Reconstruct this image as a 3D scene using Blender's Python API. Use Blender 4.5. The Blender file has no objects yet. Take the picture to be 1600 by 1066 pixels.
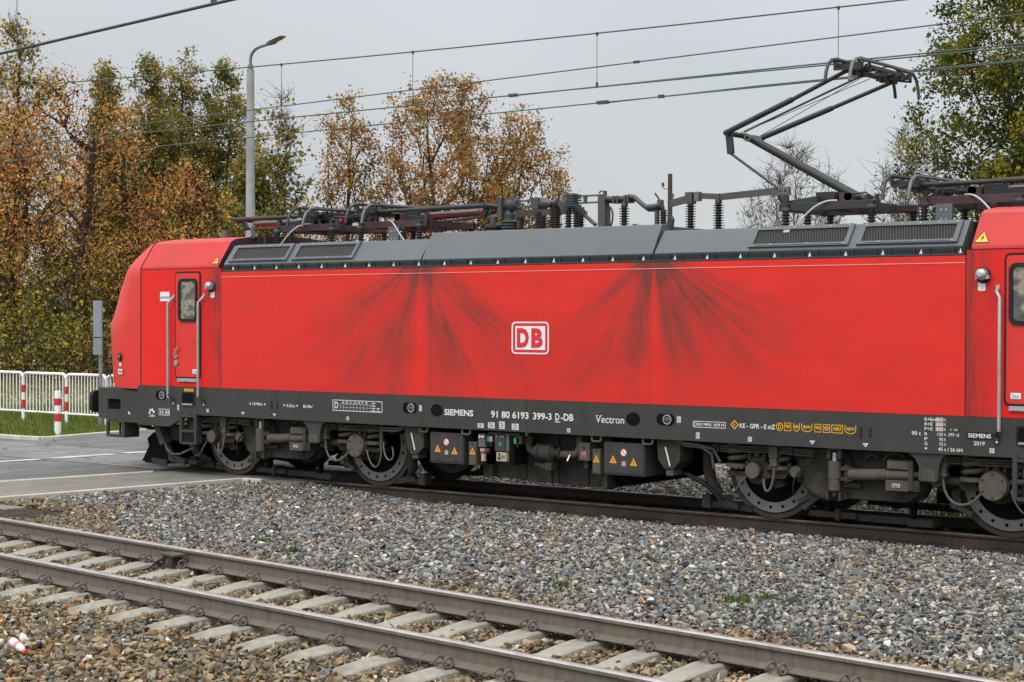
import bpy, math, random
import numpy as np
from mathutils import Vector, Matrix

# ------------------------------------------------------------------ camera, world, sun, exposure
S = bpy.context.scene
COL = S.collection
cam_d = bpy.data.cameras.new("camera")
cam_d.sensor_width = 36.0
cam_d.lens = 59.98
cam_d.clip_end = 3000
cam = bpy.data.objects.new("camera", cam_d)
COL.objects.link(cam)
R_ = Vector((0.79408757, 0.60779743, 0.00268618))
U_ = Vector((-0.00938034, 0.00783622, 0.9999253))
F_ = Vector((-0.60773097, 0.79405345, -0.01192399))
cam.matrix_world = Matrix(((R_.x, U_.x, -F_.x, 19.69024), (R_.y, U_.y, -F_.y, -19.44892), (R_.z, U_.z, -F_.z, 2.42634), (0, 0, 0, 1)))
S.camera = cam

W = bpy.data.worlds.new("World")
S.world = W
W.use_nodes = True
SUN_EL, SUN_AZ = math.radians(52), math.radians(168)      # behind the camera
nt = W.node_tree
nt.nodes.clear()
def wn(t, **k):
    n = nt.nodes.new(t)
    for a, b in k.items():
        setattr(n, a, b)
    return n
out = wn("ShaderNodeOutputWorld")
bg_sky = wn("ShaderNodeBackground")
bg_cld = wn("ShaderNodeBackground")
add = wn("ShaderNodeAddShader")
sky = wn("ShaderNodeTexSky", sky_type='NISHITA', sun_disc=False)
sky.sun_elevation = SUN_EL
sky.sun_rotation = SUN_AZ
sky.altitude = 100
bg_sky.inputs[1].default_value = 0.012
nt.links.new(sky.outputs[0], bg_sky.inputs[0])
tc = wn("ShaderNodeTexCoord")
sep = wn("ShaderNodeSeparateXYZ")
nt.links.new(tc.outputs["Generated"], sep.inputs[0])
noi = wn("ShaderNodeTexNoise")
noi.inputs["Scale"].default_value = 2.2
noi.inputs["Detail"].default_value = 3
mp = wn("ShaderNodeMapping")
mp.inputs["Scale"].default_value = (1, 1, 2.6)
nt.links.new(tc.outputs["Generated"], mp.inputs[0])
nt.links.new(mp.outputs[0], noi.inputs["Vector"])
def wmath(op, a, b=None):
    n = wn("ShaderNodeMath", operation=op)
    for i, v in enumerate((a, b)):
        if v is None: continue
        if isinstance(v, (int, float)): n.inputs[i].default_value = v
        else: nt.links.new(v, n.inputs[i])
    return n.outputs[0]
zen = wmath('POWER', wmath('MAXIMUM', sep.outputs[2], 0.0), 1.75)
back = wmath('MAXIMUM', wmath('MULTIPLY', sep.outputs[1], -1.0), 0.0)
br = wmath('ADD', wmath('ADD', 0.555, wmath('MULTIPLY', zen, 1.8)), wmath('MULTIPLY', back, 0.75))
br = wmath('MULTIPLY', br, wmath('ADD', 0.78, wmath('MULTIPLY', noi.outputs[0], 0.46)))
nt.links.new(br, bg_cld.inputs[1])
bg_cld.inputs[0].default_value = (0.972, 1.0, 1.035, 1)
nt.links.new(bg_sky.outputs[0], add.inputs[0])
nt.links.new(bg_cld.outputs[0], add.inputs[1])
nt.links.new(add.outputs[0], out.inputs[0])

sun_d = bpy.data.lights.new("sun", 'SUN')
sun_d.energy = 1.4
sun_d.angle = math.radians(14)
sun_d.color = (1.0, 0.96, 0.9)
sun = bpy.data.objects.new("sun", sun_d)
COL.objects.link(sun)
sdir = Vector((math.sin(SUN_AZ) * math.cos(SUN_EL), math.cos(SUN_AZ) * math.cos(SUN_EL), math.sin(SUN_EL)))
sun.rotation_euler = (-sdir).to_track_quat('-Z', 'Y').to_euler()
S.view_settings.view_transform = 'Standard'
S.view_settings.look = 'None'
S.view_settings.exposure = 0.0
S.view_settings.gamma = 1.0

RNG = np.random.default_rng(7)
random.seed(11)

# ------------------------------------------------------------------ materials
class NG:
    """small node-graph writer"""
    def __init__(s, mat): s.t = mat.node_tree
    def n(s, typ, ins=None, **k):
        o = s.t.nodes.new(typ)
        for a, b in k.items(): setattr(o, a, b)
        for key, v in (ins or {}).items(): s.put(o.inputs[key], v)
        return o
    def put(s, sock, v):
        if isinstance(v, bpy.types.NodeSocket): s.t.links.new(v, sock)
        else: sock.default_value = v
    def m(s, op, a, b=0.0, c=None, clamp=False):
        o = s.n("ShaderNodeMath", operation=op, use_clamp=clamp)
        s.put(o.inputs[0], a); s.put(o.inputs[1], b)
        if c is not None: s.put(o.inputs[2], c)
        return o.outputs[0]
    def mix(s, f, a, b):
        o = s.n("ShaderNodeMix", data_type='RGBA')
        s.put(o.inputs[0], f); s.put(o.inputs[6], a); s.put(o.inputs[7], b)
        return o.outputs[2]
    def noise(s, vec, scale, detail=3, rough=0.55):
        o = s.n("ShaderNodeTexNoise", {"Scale": scale, "Detail": detail, "Roughness": rough})
        if vec is not None: s.put(o.inputs["Vector"], vec)
        return o.outputs[0]
    def ramp(s, f, stops, interp='LINEAR'):
        o = s.n("ShaderNodeValToRGB")
        s.put(o.inputs[0], f)
        cr = o.color_ramp
        cr.interpolation = interp
        while len(cr.elements) < len(stops): cr.elements.new(0.5)
        for e, (p, c) in zip(cr.elements, stops):
            e.position = p
            e.color = c if len(c) == 4 else (*c, 1)
        return o.outputs[0]
    def sm(s, x, a, b):
        o = s.n("ShaderNodeMapRange", {"From Min": a, "From Max": b}, interpolation_type='SMOOTHSTEP')
        s.put(o.inputs["Value"], x)
        return o.outputs[0]
    def obj(s): return s.n("ShaderNodeTexCoord").outputs["Object"]
    def scaled(s, vec, sc):
        o = s.n("ShaderNodeMapping", {"Scale": sc})
        s.put(o.inputs[0], vec)
        return o.outputs[0]
    def xyz(s, vec):
        o = s.n("ShaderNodeSeparateXYZ")
        s.put(o.inputs[0], vec)
        return o.outputs
    def comb(s, x, y, z):
        o = s.n("ShaderNodeCombineXYZ")
        for i, v in enumerate((x, y, z)): s.put(o.inputs[i], v)
        return o.outputs[0]

def newmat(name):
    m = bpy.data.materials.new(name)
    m.use_nodes = True
    return m, m.node_tree.nodes["Principled BSDF"], NG(m)

def bump(g, bs, h, strength=0.3, dist=0.01):
    b = g.n("ShaderNodeBump", {"Strength": strength, "Distance": dist, "Height": h})
    g.put(bs.inputs["Normal"], b.outputs[0])

def simple(name, col, rough=0.6, metal=0.0, var=0.25, scale=6.0, dirt=None, dirt_amt=0.5, bmp=0.0, spec=0.5, vs=(1, 1, 1)):
    m, bs, g = newmat(name)
    v = g.scaled(g.obj(), vs)
    f = g.noise(v, scale, 5, 0.6)
    c0 = tuple(x * (1 - var) for x in col) + (1,)
    c1 = tuple(min(1, x * (1 + var)) for x in col) + (1,)
    c = g.ramp(f, [(0.3, c0), (0.7, c1)])
    if dirt:
        d = g.sm(g.noise(v, scale * 0.37, 6, 0.7), 0.42, 0.72)
        c = g.mix(g.m('MULTIPLY', d, dirt_amt), c, (*dirt, 1))
    g.put(bs.inputs["Base Color"], c)
    bs.inputs["Roughness"].default_value = rough
    bs.inputs["Metallic"].default_value = metal
    bs.inputs["Specular IOR Level"].default_value = spec
    if bmp: bump(g, bs, g.noise(v, scale * 4, 4), bmp, 0.01)
    return m

# red body paint with the two fans of brake dust blown down from the roof seams
def red_paint(name, soot, spec=0.30):
    m, bs, g = newmat(name)
    o = g.obj()
    x, y, z = g.xyz(o)
    base = g.mix(g.noise(g.scaled(o, (0.6, 1, 1.4)), 2.0, 5, 0.65), (0.50, 0.015, 0.011, 1), (0.74, 0.026, 0.016, 1))
    streak = g.sm(g.noise(g.scaled(o, (9, 1, 0.35)), 1.0, 4, 0.6), 0.52, 0.8)
    base = g.mix(g.m('MULTIPLY', streak, 0.42), base, (0.40, 0.03, 0.022, 1))
    blotch = g.sm(g.noise(g.scaled(o, (1.3, 1, 1.0)), 1.6, 6, 0.7), 0.5, 0.78)
    base = g.mix(g.m('MULTIPLY', blotch, 0.38), base, (0.45, 0.035, 0.025, 1))
    if soot:
        tot = None
        for k, (xa, lw, rw) in enumerate(((4.37, 1.15, 0.95), (8.17, 0.80, 1.25))):
            dx = g.m('SUBTRACT', x, xa)
            dz = g.m('MAXIMUM', g.m('SUBTRACT', 3.24, z), 0.02)
            # streaks bow outwards: steep near the seam, flatter far down
            dxw = g.m('ADD', dx, g.m('MULTIPLY', g.m('SUBTRACT', g.noise(g.comb(g.m('MULTIPLY', x, 1.2), 0.0, g.m('MULTIPLY', z, 2.2)), 1.7, 4), 0.5), 0.16))
            t = g.m('DIVIDE', dx, g.m('ADD', g.m('POWER', dz, 1.12), 0.10))
            tw = g.m('DIVIDE', dxw, g.m('ADD', g.m('POWER', dz, 1.12), 0.12))
            r = g.m('SQRT', g.m('ADD', g.m('MULTIPLY', dx, dx), g.m('MULTIPLY', dz, dz)))
            n1 = g.noise(g.comb(g.m('MULTIPLY', tw, 2.3), g.m('MULTIPLY', r, 0.55), 3.1 + k * 7.7), 1.0, 3, 0.55)
            n2 = g.noise(g.comb(g.m('MULTIPLY', tw, 9.0), g.m('MULTIPLY', r, 0.9), 9.3 + k * 5.1), 1.0, 5, 0.7)
            n3 = g.noise(g.comb(g.m('MULTIPLY', tw, 26.0), g.m('MULTIPLY', r, 1.3), 1.3 + k * 3.1), 1.0, 4, 0.7)
            at = g.m('ABSOLUTE', t)
            side = g.m('GREATER_THAN', dx, 0.0)
            at = g.m('DIVIDE', at, g.m('ADD', lw, g.m('MULTIPLY', side, rw - lw)))
            env = g.m('MULTIPLY', g.sm(at, 0.02, 0.16), g.m('SUBTRACT', 1.0, g.sm(at, 0.9, 3.1)))
            fall = g.m('SUBTRACT', 1.0, g.m('MULTIPLY', g.sm(r, 0.2, 3.3), 0.93))
            core = g.m('SUBTRACT', 1.0, g.sm(r, 0.0, 0.55))
            s = g.m('ADD', g.m('MULTIPLY', g.sm(n1, 0.36, 0.68), 0.55), g.m('MULTIPLY', g.m('MULTIPLY', g.sm(n2, 0.40, 0.72), g.sm(n1, 0.28, 0.58)), 0.48))
            s = g.m('ADD', g.m('ADD', s, 0.20), g.m('MULTIPLY', g.m('MULTIPLY', g.sm(n3, 0.48, 0.70), g.sm(n2, 0.36, 0.62)), 0.34))
            s = g.m('MULTIPLY', g.m('MULTIPLY', s, env), fall)
            s = g.m('ADD', s, g.m('MULTIPLY', core, 0.6))
            vd = g.m('SUBTRACT', 1.0, g.sm(g.m('ABSOLUTE', g.m('ADD', dx, 0.05 if k else -0.16)), 0.0, 0.09))
            s = g.m('ADD', s, g.m('MULTIPLY', vd, g.m('MULTIPLY', g.noise(g.comb(g.m('MULTIPLY', x, 14.0), 0.0, g.m('MULTIPLY', z, 0.8)), 1.0, 4), 0.55)))
            tot = s if tot is None else g.m('ADD', tot, s)
        cloud = g.m('ADD', 0.42, g.m('MULTIPLY', g.noise(o, 2.2, 6, 0.68), 0.95))
        tot = g.m('MULTIPLY', g.m('MULTIPLY', tot, cloud), 0.98, clamp=True)
        base = g.mix(g.m('MINIMUM', tot, 0.86), base, (0.105, 0.032, 0.026, 1))
    g.put(bs.inputs["Base Color"], base)
    g.put(bs.inputs["Roughness"], g.m('ADD', 0.26, g.m('MULTIPLY', g.noise(o, 3.0, 4), 0.28)))
    bs.inputs["Specular IOR Level"].default_value = spec
    bump(g, bs, g.noise(g.scaled(o, (0.8, 1, 1.6)), 1.3, 2), 0.10, 0.03)
    return m

M = {}
M['red_side'] = red_paint("red_paint_sooted", True)
M['red'] = red_paint("red_paint", False, 0.5)
# the strip of side wall between the door and the body panel carries brake dust too
def red_end(name):
    m, bs, g = newmat(name)
    o = g.obj()
    x, y, z = g.xyz(o)
    base = g.mix(g.noise(o, 2.0, 5, 0.65), (0.60, 0.013, 0.010, 1), (0.72, 0.022, 0.016, 1))
    f = None
    for x0, sgn in ((0.42, 1), (12.20, -1)):
        d = g.m('MULTIPLY', g.m('SUBTRACT', x0, x), float(sgn))
        f1 = g.m('MULTIPLY', g.sm(d, -0.02, 0.03), g.m('SUBTRACT', 1.0, g.sm(d, 0.10, 0.50)))
        f = f1 if f is None else g.m('ADD', f, f1)
    n = g.sm(g.noise(g.comb(g.m('MULTIPLY', x, 9.0), 0.0, g.m('MULTIPLY', z, 0.9)), 1.0, 5, 0.7), 0.36, 0.68)
    s = g.m('MULTIPLY', f, g.m('ADD', 0.25, g.m('MULTIPLY', n, 0.65)), clamp=True)
    base = g.mix(g.m('MINIMUM', s, 0.8), base, (0.13, 0.03, 0.025, 1))
    g.put(bs.inputs["Base Color"], base)
    g.put(bs.inputs["Roughness"], g.m('ADD', 0.40, g.m('MULTIPLY', g.noise(o, 3.0, 4), 0.2)))
    bs.inputs["Specular IOR Level"].default_value = 0.22
    return m
M['red_end'] = red_end("red_paint_dusty_ends")
M['red_roof'] = simple("red_roof_dusty", (0.47, 0.030, 0.026), 0.45, var=0.12, scale=2, dirt=(0.30, 0.05, 0.045), dirt_amt=0.5, spec=0.25)
M['frame'] = simple("frame_grey", (0.037, 0.038, 0.035), 0.6, var=0.14, scale=3, dirt=(0.058, 0.052, 0.044), dirt_amt=0.35, spec=0.3, vs=(1.5, 1, 0.6))
M['bogie'] = simple("bogie_dirt", (0.036, 0.033, 0.028), 0.85, var=0.38, scale=5, dirt=(0.068, 0.058, 0.045), dirt_amt=0.7, bmp=0.15, spec=0.2)
M['bogie_lt'] = simple("bogie_dirt_light", (0.082, 0.073, 0.060), 0.8, var=0.25, scale=6, dirt=(0.045, 0.039, 0.032), dirt_amt=0.6, bmp=0.1, spec=0.2)
M['cable'] = simple("hose_rubber", (0.075, 0.07, 0.06), 0.6, var=0.2)
M['cover'] = simple("axle_cover", (0.098, 0.083, 0.068), 0.8, var=0.2, scale=9, dirt=(0.06, 0.05, 0.04), dirt_amt=0.5, spec=0.2)
M['ring'] = simple("brake_ring", (0.20, 0.187, 0.170), 0.55, var=0.22, scale=4, dirt=(0.13, 0.10, 0.08), dirt_amt=0.6)
M['tyre'] = simple("tyre_steel", (0.045, 0.039, 0.033), 0.7, var=0.2, scale=5)
M['dark'] = simple("dark_inside", (0.008, 0.008, 0.008), 0.95, var=0.1, spec=0.05)
M['fair'] = simple("fairing_grey", (0.086, 0.097, 0.105), 0.5, var=0.07, scale=1.5, dirt=(0.07, 0.07, 0.07), dirt_amt=0.35, vs=(0.7, 1, 3))
M['fair_dk'] = simple("fairing_slot", (0.009, 0.013, 0.014), 0.8, var=0.2)
M['ledge'] = simple("fairing_ledge", (0.024, 0.042, 0.045), 0.5, var=0.2)
M['alu'] = simple("bare_aluminium", (0.42, 0.43, 0.44), 0.38, 0.65, var=0.12, scale=10)
M['rail_paint'] = simple("handrail_grey", (0.34, 0.33, 0.32), 0.4, 0.35, var=0.15, scale=8)
M['rubber'] = simple("rubber", (0.012, 0.013, 0.014), 0.6, var=0.15, spec=0.25)
M['ridge_glint'] = simple("painted_ridge_highlight", (0.72, 0.26, 0.22), 0.5, var=0.1)  # paler red, the highlight on the side ridge put into the colour
M['white'] = simple("white_lettering", (0.62, 0.62, 0.60), 0.6, var=0.12, scale=14)
M['logo_white'] = simple("logo_white", (0.66, 0.70, 0.71), 0.45, var=0.04)
M['logo_red'] = simple("logo_red", (0.62, 0.012, 0.02), 0.45, var=0.05)
M['label_grey'] = simple("label_grey", (0.50, 0.50, 0.48), 0.6, var=0.2, scale=40)
M['yellow'] = simple("yellow_mark", (0.72, 0.36, 0.01), 0.5, var=0.08)
M['warn'] = simple("warning_yellow", (0.80, 0.46, 0.02), 0.45, var=0.05)
M['orange'] = simple("warning_orange", (0.72, 0.27, 0.01), 0.5, var=0.08)
M['black'] = simple("black_mark", (0.012, 0.012, 0.012), 0.5, var=0.1)
M['redmark'] = simple("red_mark", (0.36, 0.03, 0.03), 0.5, var=0.08)
M['pinkmark'] = simple("pink_mark", (0.55, 0.20, 0.20), 0.6, var=0.1)
M['green'] = simple("green_mark", (0.015, 0.26, 0.06), 0.5, var=0.1)
M['bluemark'] = simple("blue_mark", (0.06, 0.32, 0.48), 0.5, var=0.1)
M['cream'] = simple("cream_label", (0.36, 0.31, 0.22), 0.6, var=0.1)
M['panto'] = simple("pantograph_grey", (0.022, 0.023, 0.023), 0.5, 0.1, var=0.25, scale=7, dirt=(0.06, 0.047, 0.038), dirt_amt=0.35)
M['panto_lt'] = simple("pantograph_light", (0.12, 0.12, 0.115), 0.5, 0.2, var=0.2, scale=7, dirt=(0.10, 0.08, 0.07), dirt_amt=0.5)
M['maroon'] = simple("sooty_red_frame", (0.048, 0.014, 0.018), 0.6, var=0.5, scale=3, dirt=(0.03, 0.025, 0.025), dirt_amt=0.75)
M['redrod'] = simple("red_tube", (0.24, 0.016, 0.024), 0.4, var=0.3, scale=3, dirt=(0.05, 0.03, 0.03), dirt_amt=0.6)
M['insul'] = simple("insulator_brown", (0.030, 0.019, 0.020), 0.35, var=0.2)
M['insul_gr'] = simple("insulator_grey", (0.045, 0.045, 0.045), 0.45, var=0.2)
M['busbar'] = simple("busbar_grey", (0.058, 0.058, 0.056), 0.55, 0.1, var=0.2, dirt=(0.085, 0.065, 0.05), dirt_amt=0.35)
M['hose_white'] = simple("white_hose", (0.45, 0.45, 0.44), 0.5, var=0.1)
M['copper'] = simple("verdigris_wire", (0.055, 0.085, 0.062), 0.55, 0.1, var=0.3, scale=3)
M['steel_wire'] = simple("dark_wire", (0.05, 0.052, 0.052), 0.5, 0.2, var=0.2)

def mesh_louvre():
    m, bs, g = newmat("louvre_mesh")
    x, y, z = g.xyz(g.obj())
    st = g.m('SINE', g.m('MULTIPLY', g.m('ADD', x, g.m('MULTIPLY', z, 0.35)), 2 * math.pi / 0.034))
    c = g.mix(g.sm(st, -0.25, 0.7), (0.004, 0.004, 0.004, 1), (0.050, 0.047, 0.042, 1))
    g.put(bs.inputs["Base Color"], c)
    bs.inputs["Roughness"].default_value = 0.7
    bump(g, bs, st, 0.8, 0.01)
    return m
M['louvre'] = mesh_louvre()

def glass_pane():
    m, bs, g = newmat("cab_window")
    o = g.obj()
    n = g.noise(g.scaled(o, (2.2, 1, 2.6)), 1.6, 4, 0.6)
    c = g.ramp(n, [(0.34, (0.015, 0.018, 0.016)), (0.47, (0.075, 0.07, 0.055)), (0.55, (0.27, 0.23, 0.16)), (0.62, (0.055, 0.055, 0.045))])
    g.put(bs.inputs["Base Color"], c)
    bs.inputs["Roughness"].default_value = 0.06
    bs.inputs["Coat Weight"].default_value = 0.25
    bs.inputs["Coat Roughness"].default_value = 0.02
    return m
M['pane'] = glass_pane()
M['screen'] = simple("windscreen_glass", (0.02, 0.024, 0.026), 0.05, var=0.1, spec=0.6)

def rail_mat(name, a, b, c2):
    m, bs, g = newmat(name)
    o = g.obj()
    n = g.noise(g.scaled(o, (1, 1, 1)), 3.0, 6, 0.7)
    x, y, z = g.xyz(o)
    along = g.m('ADD', g.m('MULTIPLY', x, 0.9927), g.m('MULTIPLY', y, -0.1203))
    st = g.sm(g.noise(g.comb(g.m('MULTIPLY', along, 14.0), 0.0, g.m('MULTIPLY', z, 1.5)), 1.0, 5, 0.7), 0.42, 0.66)
    c = g.mix(n, (*a, 1), (*b, 1))
    c = g.mix(g.m('MULTIPLY', st, 0.55), c, (*c2, 1))
    g.put(bs.inputs["Base Color"], c)
    bs.inputs["Roughness"].default_value = 0.75
    bump(g, bs, g.noise(o, 45, 4), 0.25, 0.004)
    return m
M['rail'] = rail_mat("rail_rust_tan", (0.105, 0.090, 0.068), (0.155, 0.135, 0.105), (0.062, 0.049, 0.035))
M['rail_dark'] = rail_mat("rail_rust_dark", (0.042, 0.027, 0.021), (0.068, 0.045, 0.034), (0.02, 0.014, 0.012))
M['railtop'] = simple("rail_head_polished", (0.47, 0.45, 0.43), 0.34, 0.75, var=0.18, scale=9, dirt=(0.25, 0.21, 0.17), dirt_amt=0.5)
M['railtop_dk'] = simple("rail_head_worn", (0.24, 0.215, 0.18), 0.4, 0.5, var=0.18, scale=9, dirt=(0.14, 0.11, 0.08), dirt_amt=0.6)
M['clip'] = simple("rail_clip_rust", (0.125, 0.105, 0.085), 0.7, 0.1, var=0.3, scale=12)
M['concrete_sl'] = simple("sleeper_concrete", (0.29, 0.272, 0.228), 0.9, var=0.2, scale=5, dirt=(0.15, 0.125, 0.09), dirt_amt=0.75, bmp=0.25, spec=0.2)

# ------------------------------------------------------------------ mesh builder
class MB:
    def __init__(s):
        s.v, s.f, s.mi, s.sm, s.mats = [], [], [], [], []
    def mid(s, m):
        m = M[m] if isinstance(m, str) else m
        if m not in s.mats: s.mats.append(m)
        return s.mats.index(m)
    def add(s, vs, fs, m, smooth=False):
        o = len(s.v)
        s.v += [tuple(map(float, p)) for p in vs]
        k = s.mid(m)
        for f in fs:
            s.f.append([o + i for i in f]); s.mi.append(k); s.sm.append(smooth)
        return s
    def box(s, x0, x1, y0, y1, z0, z1, m):
        if x0 > x1: x0, x1 = x1, x0
        if y0 > y1: y0, y1 = y1, y0
        if z0 > z1: z0, z1 = z1, z0
        vs = [(x0, y0, z0), (x1, y0, z0), (x1, y1, z0), (x0, y1, z0), (x0, y0, z1), (x1, y0, z1), (x1, y1, z1), (x0, y1, z1)]
        return s.add(vs, [(3, 2, 1, 0), (4, 5, 6, 7), (0, 1, 5, 4), (1, 2, 6, 5), (2, 3, 7, 6), (3, 0, 4, 7)], m)
    def bar(s, p, q, w, h, m, up=(0, 0, 1)):
        p, q = Vector(p), Vector(q)
        d = (q - p).normalized()
        u = Vector(up)
        a = d.cross(u)
        if a.length < 1e-4: a = d.cross(Vector((0, 1, 0)))
        a.normalize()
        b = a.cross(d)
        a, b = a * w / 2, b * h / 2
        vs = [p - a - b, p + a - b, p + a + b, p - a + b, q - a - b, q + a - b, q + a + b, q - a + b]
        return s.add(vs, [(3, 2, 1, 0), (4, 5, 6, 7), (0, 1, 5, 4), (1, 2, 6, 5), (2, 3, 7, 6), (3, 0, 4, 7)], m)
    def prism(s, poly, y0, y1, m):          # polygon in XZ, extruded along Y
        n = len(poly)
        area = sum(poly[i][0] * poly[(i + 1) % n][1] - poly[(i + 1) % n][0] * poly[i][1] for i in range(n))
        if area < 0: poly = poly[::-1]
        if y0 > y1: y0, y1 = y1, y0
        vs = [(x, y0, z) for x, z in poly] + [(x, y1, z) for x, z in poly]
        fs = [tuple(range(n)), tuple(range(2 * n - 1, n - 1, -1))]
        fs += [(i, i + n, (i + 1) % n + n, (i + 1) % n) for i in range(n)]
        fs = [fs[0], fs[1]] + [(f[0], f[1], f[2], f[3]) for f in fs[2:]]
        return s.add(vs, fs, m)
    def prismx(s, poly, x0, x1, m):         # polygon in YZ, extruded along X
        n = len(poly)
        vs = [(x0, y, z) for y, z in poly] + [(x1, y, z) for y, z in poly]
        fs = [tuple(range(n - 1, -1, -1)), tuple(range(n, 2 * n))] + [(i, (i + 1) % n, (i + 1) % n + n, i + n) for i in range(n)]
        return s.add(vs, fs, m)
    def ringplate(s, outer, inner, y0, y1, m):   # plate with a hole (same point count)
        n = len(outer)
        vs = [(x, y0, z) for x, z in outer] + [(x, y0, z) for x, z in inner] + [(x, y1, z) for x, z in outer] + [(x, y1, z) for x, z in inner]
        fs = []
        for i in range(n):
            j = (i + 1) % n
            fs += [(i, j, n + j, n + i), (2 * n + i, 3 * n + i, 3 * n + j, 2 * n + j), (i, 2 * n + i, 2 * n + j, j), (n + i, n + j, 3 * n + j, 3 * n + i)]
        return s.add(vs, fs, m)
    def tube(s, pts, r, m, n=8, cap=True, smooth=True):
        pts = [Vector(p) for p in pts]
        k = len(pts)
        rr = r if isinstance(r, (list, tuple)) else [r] * k
        tang = []
        for i in range(k):
            t = pts[min(i + 1, k - 1)] - pts[max(i - 1, 0)]
            tang.append(t.normalized() if t.length > 1e-9 else Vector((0, 0, 1)))
        a = tang[0].cross(Vector((0, 0, 1)))
        if a.length < 1e-3: a = tang[0].cross(Vector((0, 1, 0)))
        a.normalize()
        vs = []
        for i in range(k):
            a = a - tang[i] * a.dot(tang[i])
            a.normalize()
            b = tang[i].cross(a)
            for j in range(n):
                w = 2 * math.pi * j / n
                vs.append(pts[i] + (a * math.cos(w) + b * math.sin(w)) * rr[i])
        fs = [(i * n + j, i * n + (j + 1) % n, (i + 1) * n + (j + 1) % n, (i + 1) * n + j) for i in range(k - 1) for j in range(n)]
        s.add(vs, fs, m, smooth)
        if cap:
            o = len(s.v) - len(vs)
            kk = s.mid(m)
            s.f.append([o + j for j in range(n - 1, -1, -1)]); s.mi.append(kk); s.sm.append(False)
            s.f.append([o + (k - 1) * n + j for j in range(n)]); s.mi.append(kk); s.sm.append(False)
        return s
    def cyl(s, p, q, r, m, n=20, r2=None):
        return s.tube([p, q], [r, r if r2 is None else r2], m, n)
    def lathe(s, prof, c, axis, m, n=40, smooth=False):     # prof: (radius, along) ; axis 'Y' or 'Z' or 'X'
        vs = []
        for r, h in prof:
            for j in range(n):
                w = 2 * math.pi * j / n
                a, b = r * math.cos(w), r * math.sin(w)
                vs.append({'Y': (c[0] + a, c[1] + h, c[2] + b), 'Z': (c[0] + a, c[1] + b, c[2] + h), 'X': (c[0] + h, c[1] + a, c[2] + b)}[axis])
        for i in range(len(prof) - 1):
            mm = m[i] if isinstance(m, list) else m
            fs = [(j, (j + 1) % n, n + (j + 1) % n, n + j) for j in range(n)]
            s.add(vs[i * n:(i + 2) * n], fs, mm, smooth)
        return s
    def build(s, name, parent=None, bevel=0.0, smooth_all=False, label=None):
        me = bpy.data.meshes.new(name)
        me.from_pydata(s.v, [], s.f)
        for m in s.mats: me.materials.append(m)
        me.polygons.foreach_set("material_index", s.mi)
        me.polygons.foreach_set("use_smooth", [True] * len(s.f) if smooth_all else s.sm)
        me.update()
        if any(s.sm) or smooth_all: me.set_sharp_from_angle(angle=math.radians(42))
        o = bpy.data.objects.new(name, me)
        COL.objects.link(o)
        hook(o, parent)
        if label: o["label"] = label
        if bevel:
            b = o.modifiers.new("bevel", 'BEVEL')
            b.width = bevel; b.segments = 2; b.limit_method = 'ANGLE'; b.angle_limit = math.radians(40)
        return o

def build_split(mb, name, parent, gap=.05):
    """one object per mark: faces whose boxes lie closer than gap in x and z stay together"""
    bb = []
    for f in mb.f:
        xs_ = [mb.v[i][0] for i in f]; zs_ = [mb.v[i][2] for i in f]
        bb.append((min(xs_), max(xs_), min(zs_), max(zs_)))
    groups = [list(range(len(bb)))]
    for _ in range(3):
        for k in (0, 2):
            nxt = []
            for g_ in groups:
                g_ = sorted(g_, key=lambda i: bb[i][k])
                cur, hi = [], None
                for i in g_:
                    if cur and bb[i][k] - hi > (gap if k == 0 else gap * .4):
                        nxt.append(cur); cur, hi = [], None
                    cur.append(i); hi = bb[i][k + 1] if hi is None else max(hi, bb[i][k + 1])
                if cur: nxt.append(cur)
            groups = nxt
    for g_ in groups:
        d = MB()
        d.mats = list(mb.mats)
        mp = {}
        for i in sorted(g_):
            for q in mb.f[i]:
                if q not in mp: mp[q] = len(d.v); d.v.append(mb.v[q])
            d.f.append([mp[q] for q in mb.f[i]]); d.mi.append(mb.mi[i]); d.sm.append(mb.sm[i])
        used = sorted(set(d.mi))
        d.mats = [d.mats[u] for u in used]; d.mi = [used.index(u) for u in d.mi]
        d.build(name, parent)

def hook(o, parent):
    if parent is not None:
        o.parent = parent
        if parent.type == 'EMPTY': o.location = -Vector(parent.location)

def tag(o, label=None, cat=None, group=None, kind=None):
    if label: o["label"] = label
    if cat: o["category"] = cat
    if group: o["group"] = group
    if kind: o["kind"] = kind
    return o

def thing(name, loc, label, cat, group=None):
    o = bpy.data.objects.new(name, None)
    o.empty_display_size = 0.2
    o.location = loc
    COL.objects.link(o)
    return tag(o, label, cat, group)

def copy_tree(o, shift, parent=None, depth=0):
    c = o.copy()
    COL.objects.link(c)
    if depth == 0: c.location = Vector(o.location) + Vector(shift)
    if parent is not None: c.parent = parent
    for ch in list(o.children): copy_tree(ch, shift, c, depth + 1)
    return c

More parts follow.
